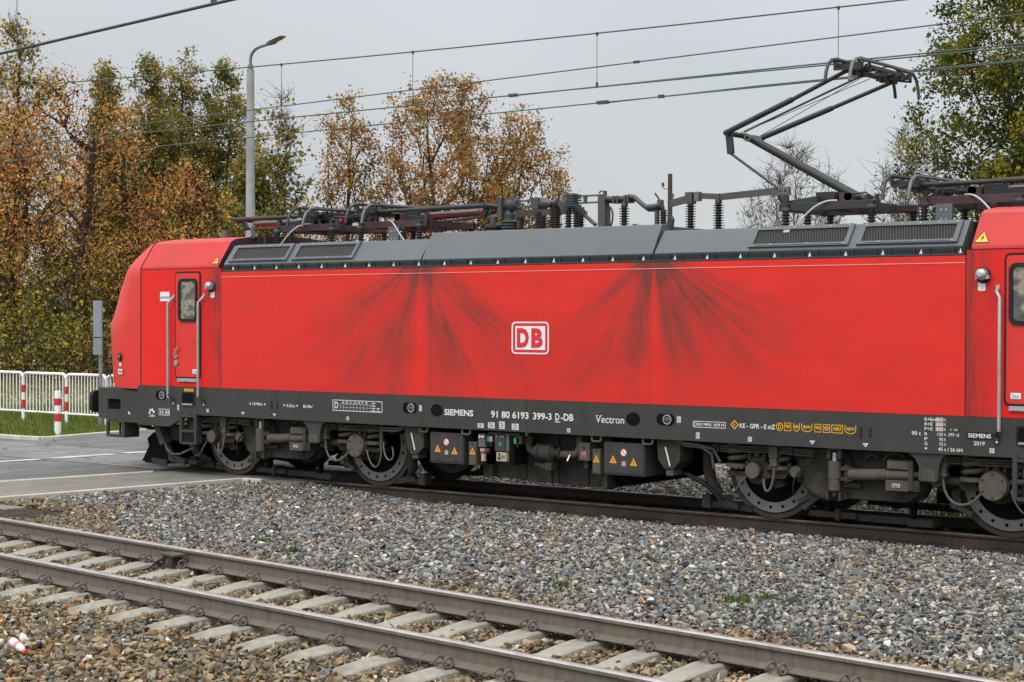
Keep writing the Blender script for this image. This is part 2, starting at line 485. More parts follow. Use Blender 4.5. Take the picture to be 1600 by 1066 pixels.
def rr(cx, cz, w, h, r, k=5):
    pts = []
    for sx, sz, a0 in ((1, 1, 0), (-1, 1, 90), (-1, -1, 180), (1, -1, 270)):
        for i in range(k + 1):
            a = math.radians(a0 + 90 * i / k)
            pts.append((cx + sx * (w / 2 - r) + r * math.cos(a), cz + sz * (h / 2 - r) + r * math.sin(a)))
    return pts
def ell(cx, cz, w, h, n=28):
    return [(cx + w / 2 * math.cos(2 * math.pi * i / n), cz + h / 2 * math.sin(2 * math.pi * i / n)) for i in range(n)]
def arc(c, r, a0, a1, n, plane='XZ'):
    out_ = []
    for i in range(n + 1):
        a = math.radians(a0 + (a1 - a0) * i / n)
        p, q = r * math.cos(a), r * math.sin(a)
        out_.append((c[0] + p, c[1], c[2] + q) if plane == 'XZ' else (c[0], c[1] + p, c[2] + q))
    return out_
def bez(p0, p1, p2, p3, n=12):
    p0, p1, p2, p3 = map(Vector, (p0, p1, p2, p3))
    return [((1 - t) ** 3) * p0 + 3 * t * (1 - t) ** 2 * p1 + 3 * t * t * (1 - t) * p2 + t ** 3 * p3 for t in [i / n for i in range(n + 1)]]

def text_faces(s, bold=0.0):
    cu = bpy.data.curves.new("txt", 'FONT')
    cu.body = s
    cu.align_x = 'CENTER'
    cu.resolution_u = 3
    cu.offset = bold
    ob = bpy.data.objects.new("txt", cu)
    COL.objects.link(ob)
    dg = bpy.context.evaluated_depsgraph_get()
    me = bpy.data.meshes.new_from_object(ob.evaluated_get(dg))
    vs = [tuple(v.co) for v in me.vertices]
    fs = [tuple(p.vertices) for p in me.polygons]
    bpy.data.objects.remove(ob)
    bpy.data.curves.remove(cu)
    bpy.data.meshes.remove(me)
    return vs, fs
def put_text(mb, s, cx, cz, w, h, m, y, bold=0.012, yslope=None):
    vs, fs = text_faces(s, bold)
    if not vs: return
    xs = [v[0] for v in vs]; zs = [v[1] for v in vs]
    x0, x1, z0, z1 = min(xs), max(xs), min(zs), max(zs)
    kx = w / max(1e-6, x1 - x0); kz = h / max(1e-6, z1 - z0)
    mb.add([(cx + (v[0] - (x0 + x1) / 2) * kx, y, cz + (v[1] - (z0 + z1) / 2) * kz) for v in vs], fs, m)
# ------------------------------------------------------------------ the locomotive (x along the track, near side y < 0, rail top z = 0)
YS = -1.506
CX = 6.25
MX = 6.308
loco = thing("locomotive", (CX, 0, 0), "red and grey electric locomotive with sooty streaks and one raised roof arm", "locomotive")
def mx(x): return 2 * MX - x          # mirror about the middle of the locomotive
def mirror_mb(src, ax=True, ay=False):
    d = MB()
    d.mats = list(src.mats)
    d.v = [(mx(x) if ax else x, -y if ay else y, z) for x, y, z in src.v]
    flip = ax != ay
    d.f = [f[::-1] if flip else f[:] for f in src.f]
    d.mi, d.sm = src.mi[:], src.sm[:]
    return d

# dark core
c = MB()
c.box(-1.35, 13.95, -1.43, 1.43, 0.98, 3.15, 'dark')
c.box(0.30, 12.20, -1.18, 1.18, 3.15, 3.54, 'fair_dk')
c.build("body_core", loco)

# side panels
for sgn in (1, -1):
    b = MB()
    y0, y1 = sorted((YS * sgn, (YS + 0.05) * sgn))
    b.box(0.376, 12.236, y0, y1, 1.388, 3.158, 'red_side')
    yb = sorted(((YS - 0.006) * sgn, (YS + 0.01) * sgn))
    b.box(0.376, 12.236, yb[0], yb[1], 3.074, 3.083, 'ridge_glint')  # ridge bead, its bright highlight painted on by the pale colour
    b.build("side_panel", loco)
    # cab end panels, notched clean round the door
    for end in (0, 1):
        e = MB()
        e.box(-1.462, 0.366, y0, y1, 1.388, 3.218, 'red_end')
        if end: e = mirror_mb(e)
        e.build("cab_side_panel", loco)

# cab roofs
prof = [(-1.506, 3.228), (-1.497, 3.262), (-1.235, 3.632), (-1.14, 3.675), (-0.8, 3.722), (-0.4, 3.745), (0, 3.752)]
prof = prof + [(-y, z) for y, z in prof[-2::-1]]
for end in (0, 1):
    e = MB()
    vs, fs = [], []
    n = len(prof)
    for x in (-1.464, 0.31):
        vs += [(x, y, z) for y, z in prof]
    fs = [(i, i + 1, n + i + 1, n + i) for i in range(n - 1)]
    e.add(vs, fs, 'red_roof', False)
    e.add([(0.31, y, z) for y, z in prof], [tuple(range(n))], 'maroon')
    e.add([(-1.464, y, z) for y, z in prof], [tuple(range(n - 1, -1, -1))], 'red_roof')
    e.add([(x, y, 3.228) for x in (-1.464, 0.31) for y in (-1.506, 1.506)], [(0, 1, 3, 2)], 'dark')
    if end: e = mirror_mb(e)
    e.build("cab_roof", loco)

# nose: loft of plan outlines
NZ = [1.325, 1.577, 1.925, 2.22, 2.36, 2.516, 2.86, 3.10, 3.25, 3.387, 3.52, 3.632, 3.70, 3.745]
NX = [-2.60, -2.64, -2.68, -2.705, -2.69, -2.60, -2.44, -2.285, -2.19, -2.07, -1.90, -1.74, -1.60, -1.50]
NW = [1.506] * 8 + [1.497, 1.409, 1.314, 1.235, 0.97, 0.40]
PT = [(0.0, 1.0, 0), (0.30, .986, 0), (0.58, .935, 0), (0.78, .86, 0), (0.93, .775, 0), (1.0, .68, 0), (1.0, .36, .055), (1.0, 0.0, .085)]
def nose_ring(z, xc, w):
    d = -1.47 - xc
    half = [(-1.472 - f * d - k * min(1, d), -w * a, z) for f, a, k in PT]
    return half + [(x, -y, z) for x, y, z in half[-2::-1]]
def nose_lerp(z):
    return float(np.interp(z, NZ, NX)), float(np.interp(z, NZ, NW))
for end in (0, 1):
    e = MB()
    rings = [nose_ring(z, x, w) for z, x, w in zip(NZ, NX, NW)]
    n = len(rings[0])
    vs = [p for r in rings for p in r]
    fs = [(i * n + j + 1, i * n + j, (i + 1) * n + j, (i + 1) * n + j + 1) for i in range(len(rings) - 1) for j in range(n - 1)]
    fs = [f[::-1] for f in fs]
    e.add(vs, fs, 'red', True)
    e.add(rings[0], [tuple(range(n))], 'red')
    e.add(rings[-1], [tuple(range(n - 1, -1, -1))], 'red')
    if end: e = mirror_mb(e)
    nose = e.build("nose", loco)
    # windscreen, lamps and rails of the nose
    w = MB()
    zz = [2.42, 2.7, 3.0, 3.25, 3.40]
    rs = []
    for z in zz:
        x, ww = nose_lerp(z)
        r = [p for p in nose_ring(z, x, ww)][5:10]
        rs.append([(p[0] - 0.012, p[1], p[2] + 0.004) for p in r])
    k = len(rs[0])
    w.add([p for r in rs for p in r], [(i * k + j, i * k + j + 1, (i + 1) * k + j + 1, (i + 1) * k + j) for i in range(len(rs) - 1) for j in range(k - 1)], 'screen', True)
    if end: w = mirror_mb(w)
    w.build("windscreen", loco)
    for sgn in (1, -1):
        l = MB()
        # lamp on the rounded corner of the nose
        px, py, pz = -2.045, -1.437 * sgn, 1.822
        nrm = Vector((-0.22, -0.975 * sgn, 0.0))
        tg = Vector((-nrm.y, nrm.x, 0))
        ring_o, ring_i = [], []
        for i in range(24):
            a = 2 * math.pi * i / 24
            off = tg * math.cos(a) * 0.062 + Vector((0, 0, 1)) * math.sin(a) * 0.068
            ring_o.append(Vector((px, py, pz)) + off + nrm * 0.005)
            ring_i.append(Vector((px, py, pz)) + off * 0.85 + nrm * 0.03)
        l.add(ring_o + ring_i, [(i, (i + 1) % 24, 24 + (i + 1) % 24, 24 + i) for i in range(24)], 'rubber', True)
        l.add(ring_i, [tuple(range(24))], 'black')
        ctr = Vector((px, py, pz)) + nrm * 0.033
        l.add([ctr + tg * math.cos(a) * .028 + Vector((0, 0, .015 + math.sin(a) * .022)) for a in [2 * math.pi * i / 12 for i in range(12)]], [tuple(range(12))], 'bluemark')
        if end: l = mirror_mb(l)
        l.build("headlight", loco)
        g_ = MB()
        g_.tube([(-2.52, -1.20 * sgn, 2.24), (-2.60, -1.24 * sgn, 2.22), (-2.59, -1.25 * sgn, 1.95), (-2.51, -1.265 * sgn, 1.52), (-2.42, -1.28 * sgn, 1.42), (-2.34, -1.27 * sgn, 1.40)], 0.011, 'maroon', 6)
        if end: g_ = mirror_mb(g_)
        g_.build("corner_handrail", loco)
    if not end:
        l = MB()
        for z, h in ((1.705, .05), (1.59, .085)):
            px, py = -2.03, -1.443
            n_, t_ = Vector((-0.22, -0.975, 0)), Vector((0.975, -0.22, 0))
            a = Vector((px, py, z))
            ww = 0.045 if h < .06 else 0.075
            q = [a + n_ * .012 + t_ * sx * ww + Vector((0, 0, sz * h / 2)) for sx, sz in ((-1, -1), (1, -1), (1, 1), (-1, 1))]
            l.add(q, [(0, 1, 2, 3)], 'white')
            if h > .06:
                q = [a + n_ * .016 + t_ * sx * ww * .7 + Vector((0, 0, sz * .02)) for sx, sz in ((-1, -1), (1, -1), (1, 1), (-1, 1))]
                l.add(q, [(0, 1, 2, 3)], 'bluemark')
        l.build("nose_label", loco)

# dark rubber joints between nose, cab side and cab roof
for end in (0, 1):
    for sgn in (1, -1):
        e = MB()
        e.tube([(-1.468, y * sgn, z) for y, z in ((-1.507, 1.39), (-1.507, 3.22), (-1.499, 3.262), (-1.237, 3.634), (-1.14, 3.677), (-.8, 3.724))], .0085, 'rubber', 6)
        e.bar((-1.46, -1.503 * sgn, 3.223), (.36, -1.503 * sgn, 3.223), .012, .010, 'rubber')
        e.bar((.371, -1.503 * sgn, 1.39), (.371, -1.503 * sgn, 3.16), .006, .010, 'maroon')
        if end: e = mirror_mb(e)
        e.build("rubber_joint", loco)

# roof fairing sections (near and far) with the dark slot and clips below them
for sgn in (1, -1):
    for x0, x1, zt in ((0.40, 4.335, 3.560), (4.365, 8.135, 3.645), (8.165, 12.19, 3.560)):
        f = MB()
        p = [(-1.476, 3.262), (-1.476, 3.272), (-1.262, zt - .012), (-1.245, zt), (-1.16, zt + .004), (-1.16, 3.20), (-1.44, 3.20)]
        p = [(y * sgn, z) for y, z in p]
        f.prismx(p if sgn > 0 else p[::-1], x0, x1, 'fair')
        pt = f.build("roof_fairing", loco, bevel=0.006)
    s_ = MB()
    y = -1.462
    a, b_ = sorted((y * sgn, -1.40 * sgn))
    s_.box(0.37, 12.22, a, b_, 3.162, 3.262, 'fair_dk')
    a, b_ = sorted((-1.496 * sgn, -1.462 * sgn))
    s_.box(0.37, 12.22, a, b_, 3.166, 3.184, 'ledge')
    x = 0.62
    while x < 12.2:
        s_.lathe([(0.024, 0), (0.020, .02), (0.010, .032), (0.006, .05), (0, .055)], (x, -1.482 * sgn, 3.184), 'Z', 'alu', 8, True)
        for q in (-0.085, 0.085):
            s_.box(x + q - .004, x + q + .004, *sorted((-1.486 * sgn, -1.462 * sgn)), 3.184, 3.262, 'ledge')
        s_.box(x - .07, x + .07, *sorted((-1.492 * sgn, -1.462 * sgn)), 3.156, 3.166, 'fair_dk')
        x += 0.462
    s_.build("gutter_strip", loco)
# roof deck
d = MB()
d.box(0.32, 12.18, -1.17, 1.17, 3.52, 3.552, 'fair')
d.box(4.40, 8.10, -1.17, 1.17, 3.552, 3.630, 'fair')
d.build("roof_deck", loco)
# louvres lying on the sloping fairing
slo = Vector((0, 1.476 - 1.262, 3.548 - 3.272)).normalized()
for sgn in (1, -1):
    for x0, x1 in ((0.50, 1.72), (1.83, 3.05), (9.49, 10.80), (10.90, 12.12)):
        o0 = Vector((0, -1.476, 3.272))
        nrm = Vector((0, -slo.z, slo.y))
        def P(x, t, h):
            q = o0 + slo * t + nrm * h
            return (x, q.y * sgn, q.z)
        fr = MB()
        def plate(xa, xb, ta, tb, h0, h1, m):
            vs = [P(xa, ta, h0), P(xb, ta, h0), P(xb, tb, h0), P(xa, tb, h0), P(xa, ta, h1), P(xb, ta, h1), P(xb, tb, h1), P(xa, tb, h1)]
            fs = [(3, 2, 1, 0), (4, 5, 6, 7), (0, 1, 5, 4), (1, 2, 6, 5), (2, 3, 7, 6), (3, 0, 4, 7)]
            fr.add(vs, fs if sgn > 0 else [q[::-1] for q in fs], m)
        T0, T1 = 0.035, 0.352
        w_ = 0.055
        plate(x0, x1, T0, T0 + w_ * .8, 0.002, 0.030, 'fair')
        plate(x0, x1, T1 - w_, T1, 0.002, 0.030, 'fair')
        plate(x0, x0 + w_, T0 + w_ * .8, T1 - w_, 0.002, 0.030, 'fair')
        plate(x1 - w_, x1, T0 + w_ * .8, T1 - w_, 0.002, 0.030, 'fair')
        plate(x0 + w_ + .03, x1 - w_ - .03, T0 + .010, T0 + .018, 0.030, 0.032, 'fair_dk')
        for q in range(6):
            xx = x0 + 0.06 + (x1 - x0 - .12) * q / 5
            plate(xx - .008, xx + .008, T1 - .034, T1 - .02, 0.030, 0.036, 'alu')
            if q % 2: plate(xx - .008, xx + .008, T0 + .022, T0 + .036, 0.030, 0.036, 'alu')
        lf = fr.build("louvre", loco, bevel=0.003)
        fr = MB()
        plate(x0 + w_, x1 - w_, T0 + w_ * .8, T1 - w_, 0.003, 0.012, 'louvre')
        if x0 == 9.49 and sgn > 0:
            plate(x0 + .40, x0 + .48, T1 - .10, T1 - .06, 0.012, 0.025, 'cream')
        fr.build("mesh_panel", lf)

# grey skirt
for sgn in (1, -1):
    k = MB()
    pl = [(-1.55, 1.384), (-1.55, .757), (-.86, .752), (-.78, .762), (-.40, .935), (-.32, .957), (6.196, .957), (6.196, 1.384)]
    y0, y1 = YS * sgn, (YS + .07) * sgn
    k.prism(pl, y0, y1, 'frame')
    k.build("frame_skirt", loco)
    k2 = MB()
    k2.prism([(mx(x) if x < 6 else 6.203, z) for x, z in pl], y0, y1, 'frame')
    k2.build("frame_skirt", loco)
# seam in the skirt hangs a small lug
k = MB()
k.box(6.185, 6.215, YS - .004, YS + .05, .91, .965, 'frame')
k.build("lifting_lug", loco)

# front end below the nose: end beam, step box, buffer with its crash box, coupling, plough
for end in (0, 1):
    e = MB()
    for sgn in (1, -1):
        def Y(a): return a * sgn
        e.box(-1.98, -1.55, *sorted((Y(-1.45), Y(-1.40))), .775, 1.30, 'frame')
        o_ = [(-2.41, 1.318), (-2.41, .80), (-1.965, .80), (-1.965, 1.318)]
        e.ringplate([(-2.41, .80), (-1.965, .80), (-1.965, 1.318), (-2.41, 1.318)], [(-2.372, .955), (-2.055, .955), (-2.055, 1.14), (-2.372, 1.14)], Y(-1.43) if sgn > 0 else Y(-1.39), Y(-1.39) if sgn > 0 else Y(-1.43), 'frame')
        e.box(-2.38, -2.04, *sorted((Y(-1.389), Y(-1.25))), .95, 1.15, 'dark')
        e.box(-2.372, -2.055, *sorted((Y(-1.42), Y(-1.25))), .955, .975, 'frame')
        e.ringplate([(-2.41, .525), (-1.96, .525), (-1.96, .798), (-2.41, .798)], [(-2.375, .572), (-2.03, .572), (-2.03, .765), (-2.375, .765)], Y(-1.43) if sgn > 0 else Y(-1.38), Y(-1.38) if sgn > 0 else Y(-1.43), 'frame')
        e.box(-2.41, -1.96, *sorted((Y(-1.38), Y(-1.12))), .525, .55, 'frame')
        e.box(-1.99, -1.96, *sorted((Y(-1.38), Y(-1.12))), .55, .80, 'frame')
        e.box(-2.18, -2.15, *sorted((Y(-1.36), Y(-1.33))), .57, .77, 'bogie')
        for z in (.84, .92, 1.0, 1.08, 1.16, 1.25):
            e.cyl((-1.99, Y(-1.43), z), (-1.99, Y(-1.446), z), .012, 'frame', 8)
        # crash box flares forward to the buffer
        p0 = [(-2.41, Y(-1.43), .81), (-2.41, Y(-1.43), 1.318), (-2.41, Y(-.55), 1.318), (-2.41, Y(-.55), .81)]
        p1 = [(-2.72, Y(-1.33), .82), (-2.72, Y(-1.33), 1.318), (-2.72, Y(-.50), 1.318), (-2.72, Y(-.50), .82)]
        p2 = [(-2.90, Y(-1.15), .86), (-2.90, Y(-1.15), 1.29), (-2.90, Y(-.60), 1.29), (-2.90, Y(-.60), .86)]
        vs = p0 + p1 + p2
        fs = [(i + 4 * j, (i + 1) % 4 + 4 * j, (i + 1) % 4 + 4 * j + 4, i + 4 * j + 4) for j in (0, 1) for i in range(4)] + [(8, 9, 10, 11)]
        e.add(vs, fs if sgn < 0 else [f[::-1] for f in fs], 'frame')
    e.box(-2.66, -1.56, -1.385, 1.385, .98, 1.31, 'frame')
    e.box(-2.70, -2.5, -.5, .5, .82, 1.30, 'frame')
    e.box(-1.55, 0.0, -1.30, 1.30, .93, 1.0, 'dark')
    if end: e = mirror_mb(e)
    e.build("end_beam", loco, bevel=0.006)
    for sgn in (1, -1):
        q = MB()
        q.cyl((-2.88, -.875 * sgn, 1.06), (-3.16, -.875 * sgn, 1.06), .11, 'bogie', 20)
        hd = rr(-.875 * sgn, 1.06, .48, .37, .10, 5)
        q.prismx(hd, -3.24, -3.155, 'rubber')
        if end: q = mirror_mb(q)
        q.build("buffer", loco, bevel=0.01)
    q = MB()
    q.bar((-2.70, 0, 1.02), (-2.98, 0, 1.0), .09, .14, 'bogie')
    q.tube(arc((-3.0, 0, .94), .085, -100, 110, 10), .028, 'bogie', 8)
    q.bar((-2.96, 0, 1.0), (-2.88, 0, .62), .05, .06, 'bogie')
    if end: q = mirror_mb(q)
    q.build("coupling_hook", loco)
    for yy in (-1.10, -1.0, -.62, -.45, .5, .8, 1.1):
        q = MB()
        o2 = bez((-2.0 if yy < -.9 else -2.66, yy, .86), (-2.15 if yy < -.9 else -2.9, yy - .03, .78), (-1.75 if yy < -.9 else -2.9, yy, .58), (-1.55 if yy < -.9 else -2.6, yy + .05, .70), 10)
        q.tube(o2 + [o2[-1] + Vector((.05, 0, -.05))], [.021] * 10 + [.034, .034], 'rubber', 7)
        if end: q = mirror_mb(q)
        q.build("brake_hose", loco)
    q = MB()
    plow = [(-1.70, .60), (-1.84, .50), (-1.80, .38), (-1.88, .26), (-1.97, .13), (-1.50, .10), (-1.10, .13), (-1.12, .24), (-1.35, .28), (-1.38, .60)]
    q.prism(plow, -1.06, 1.06, 'dark')
    q.bar((-1.94, -1.0, .15), (-1.30, -1.12, .13), .04, .10, 'bogie')
    q.bar((-1.30, -1.17, .52), (-1.05, -1.19, .20), .05, .10, 'bogie')
    q.bar((-1.16, -1.18, .24), (-.78, -1.18, .18), .06, .09, 'bogie')
    q.bar((-1.42, -1.20, .82), (-1.22, -1.20, .45), .16, .12, 'bogie_lt')
    q.box(-1.35, -.75, -1.1, -.9, .50, .74, 'bogie')
    q.box(-1.2, -.6, -1.12, -.6, .14, .20, 'bogie')
    q.tube([(-1.2, -1.25, .50), (-1.12, -1.27, .38), (-.98, -1.28, .30), (-.80, -1.28, .31), (-.62, -1.27, .38), (-.50, -1.24, .42)], .018, 'cable', 6)
    if end: q = mirror_mb(q)
    q.build("snow_plough", loco, bevel=0.006)

# boarding ladder under each door, step recess, door, rails, camera pod
def side_kit(mir, sgn):
    def fin(mb):
        if mir or sgn < 0: mb = mirror_mb(mb, mir, sgn < 0)
        return mb
    l = MB()
    for x in (-.525, -.195):
        l.box(x - .025, x + .025, YS - .012, YS + .05, .50, 1.0, 'frame')
    for z in (.51, .70, .93):
        l.box(-.50, -.22, YS - .010, YS + .16, z - .018, z + .018, 'frame')
    l.box(-.50, -.22, YS + .14, YS + .16, .53, .92, 'bogie')
    l.box(-.36, -.24, YS + .10, YS + .14, .74, .85, 'bogie_lt')
    fin(l).build("boarding_ladder", loco, bevel=.004)
    p = MB()
    p.ringplate(rr(-.355, 1.20, .30, .215, .03), rr(-.355, 1.205, .255, .16, .02), YS - .010, YS + .0, 'rubber')
    p.box(-.485, -.225, YS - .004, YS - .001, 1.12, 1.29, 'dark')
    p.box(-.47, -.24, YS - .03, YS - .001, 1.105, 1.130, 'rail_paint')
    fin(p).build("step_recess", loco)
    dr = MB()
    dr.prism(rr(-.362, 2.345, .588, 1.660, .065), YS - .010, YS - .0, 'rubber')
    dr.prism(rr(-.362, 2.345, .535, 1.605, .045), YS - .018, YS - .010, 'red')
    door = fin(dr).build("door", loco)
    w = MB()
    w.ringplate(rr(-.342, 2.73, .43, .67, .085), rr(-.342, 2.73, .34, .58, .055), YS - .040, YS - .018, 'rubber')
    w.prism(rr(-.342, 2.73, .345, .585, .055), YS - .026, YS - .0185, 'pane')
    fin(w).build("door_window", door)
    h = MB()
    h.tube([(-.615, YS - .05, 1.86), (-.60, YS - .06, 1.92), (-.565, YS - .06, 1.98), (-.55, YS - .05, 1.99)], .014, 'alu', 8)
    h.cyl((-.60, YS - .018, 1.76), (-.60, YS - .045, 1.76), .04, 'alu', 14)
    h.cyl((-.60, YS - .018, 1.86), (-.60, YS - .05, 1.86), .03, 'alu', 12)
    h.box(-.625, -.585, YS - .035, YS - .018, 1.70, 1.80, 'bluemark')
    fin(h).build("door_handle", door)
    s_ = MB()
    s_.box(-.575, -.135, YS - .035, YS, 1.468, 1.518, 'alu')
    s_.box(-.40, -.33, YS - .037, YS - .035, 1.462, 1.475, 'rubber')
    fin(s_).build("door_sill", loco)
    for x, top in ((-.735, 2.80), (-.045, 2.81)):
        r = MB()
        fx = x + .05
        r.tube([(fx, YS - .01, top - .02), (fx, YS - .05, top - .05), (x, YS - .085, top - .12), (x, YS - .085, 1.9), (x, YS - .085, 1.24)], .0205, 'rail_paint', 10)
        r.tube([(x, YS - .085, 1.26), (fx, YS - .05, 1.205), (fx, YS - .01, 1.175)], .022, 'frame', 8)
        r.box(fx - .022, fx + .022, YS - .012, YS, top - .07, top + .02, 'rail_paint')
        r.box(fx - .024, fx + .024, YS - .012, YS, 1.09, 1.20, 'frame')
        for z in (1.165, 1.12): r.cyl((fx, YS - .012, z), (fx, YS - .018, z), .012, 'white', 8)
        fin(r).build("handrail", loco)
    cpd = MB()
    cpd.lathe([(0.0, -.02), (.088, -.02), (.088, -.012), (.07, -.01)], (.17, YS - .0, 2.935), 'Y', 'rubber', 26)
    cpd.lathe([(0.0, -.10), (.03, -.098), (.058, -.075), (.066, -.03), (.066, 0)], (.17, YS - .02, 2.945), 'Y', 'alu', 22, True)
    cpd.box(.085, .235, YS - .075, YS - .02, 2.895, 2.935, 'alu')
    cpd.prism(rr(.19, 2.815, .085, .10, .015), YS - .006, YS, 'logo_white')
    fin(cpd).build("camera_pod", loco)
for mir in (False, True):
    for sgn in (1, -1): side_kit(mir, sgn)
# ------------------------------------------------------------------ markings on the near side
def decal(name, fn, parent=loco):
    b = MB(); fn(b); return b.build(name, parent)
Y1, Y2, Y3 = YS - .004, YS - .007, YS - .010
def flat(b, poly, m, y=Y1):
    n = len(poly)
    ar = sum(poly[i][0] * poly[(i + 1) % n][1] - poly[(i + 1) % n][0] * poly[i][1] for i in range(n))
    if ar < 0: poly = poly[::-1]
    b.add([(x, y, z) for x, z in poly], [tuple(range(n))], m)
def rect(x, z, w, h): return [(x - w / 2, z - h / 2), (x + w / 2, z - h / 2), (x + w / 2, z + h / 2), (x - w / 2, z + h / 2)]
def tri(x, z, w, h, up=True):
    s = 1 if up else -1
    return [(x - w / 2, z - s * h / 2), (x + w / 2, z - s * h / 2), (x, z + s * h / 2)]
def outline(b, po, pi, m, y=Y1):
    n = len(po)
    b.add([(x, y, z) for x, z in po] + [(x, y, z) for x, z in pi], [(i, (i + 1) % n, n + (i + 1) % n, n + i) for i in range(n)], m)

def logo(b):
    cx, cz = 6.262, 2.20
    b.prism(rr(cx, cz, .612, .425, .062, 6), YS - .004, YS, 'logo_red')
    outline(b, rr(cx, cz, .612, .425, .062, 6), rr(cx, cz, .570, .388, .045, 6), 'logo_white', Y2)
    flat(b, rect(cx, cz, .490, .310), 'logo_white', Y2)
    put_text(b, "D", cx - .118, cz, .198, .258, 'logo_red', Y3, 0.055)
    put_text(b, "B", cx + .114, cz, .188, .258, 'logo_red', Y3, 0.055)
decal("logo_plate", logo)

def words_on_skirt(b):
    T = lambda s, x, z, w, h, m='white', bold=.012: put_text(b, s, x, z, w, h, m, Y1, bold)
    T("18.98m", 1.172, 1.171, .21, .042); T("9.50m", 1.863, 1.165, .175, .042)
    for x in (1.172 - .145, 1.172 + .145, 1.863 - .125, 1.863 + .125):
        s = -1 if (x < 1.1 or 1.6 < x < 1.8) else 1
        flat(b, [(x + s * .02, 1.15), (x + s * .02, 1.19), (x - s * .012, 1.17)], 'white')
    T("Bo'Bo'", 2.218, 1.169, .194, .045)
    T("250m", -1.199, .912, .143, .040)
    T("SIEMENS", 5.053, 1.176, .505, .085, bold=.028)
    T("91 80 6193", 5.925, 1.177, .626, .094, bold=.024); T("399-3", 6.462, 1.176, .302, .092, bold=.024)
    T("D", 6.705, 1.178, .066, .092, bold=.024); T("-DB", 6.862, 1.178, .200, .092, bold=.024)
    flat(b, rect(6.708, 1.113, .085, .011), 'white')
    T("Vectron", 7.527, 1.175, .437, .095, bold=.004)
    # small serifs of the word on the right
    for x in (7.33, 7.392): flat(b, rect(x, 1.219, .036, .008), 'white', Y2)
    T("KE - GPR - E mZ", 9.651, 1.173, .481, .056, bold=.02)
    T("90 t", 11.673, 1.177, .112, .046)
    for i, (k, v, z) in enumerate((("R+Em", "176 t", 1.339), ("R+E", "152 t", 1.286), ("P+E", "105 t", 1.232), ("R", "135 t", 1.175), ("P", "95 t", 1.119), ("G", "72 t", 1.066))):
        T(k, 11.771 + (.066 if i == 0 else .048 if i < 3 else .018), z, .132 if i == 0 else .096 if i < 3 else .034, .036)
        T("t", 12.012, z, .018, .034)
        if i < 3: 
            flat(b, rect(11.948, z, .088, .042), 'label_grey'); put_text(b, v[:3], 11.948, z, .070, .030, 'pinkmark', Y2)
        else: T(v[:-2], 11.956 if i == 3 else 11.968, z, .066 if i == 3 else .046, .036)
    flat(b, [(11.765, 1.012), (11.80, 1.028), (11.80, .998)], 'white')
    T("45 t / 56 kN", 12.075, 1.010, .285, .040)
    T("(95 t)", 12.114, 1.173, .124, .044)
    flat(b, rect(12.114, 1.232, .124, .042), 'rubber'); put_text(b, "C 98", 12.114, 1.232, .09, .028, 'label_grey', Y2)
    flat(b, rect(12.413, 1.179, .30, .082), 'rubber'); put_text(b, "SIEMENS", 12.413, 1.179, .262, .048, 'white', Y2, .02)
    T("2019", 12.408, 1.095, .128, .044)
b_ = MB(); words_on_skirt(b_); build_split(b_, "lettering", loco, 0.05)

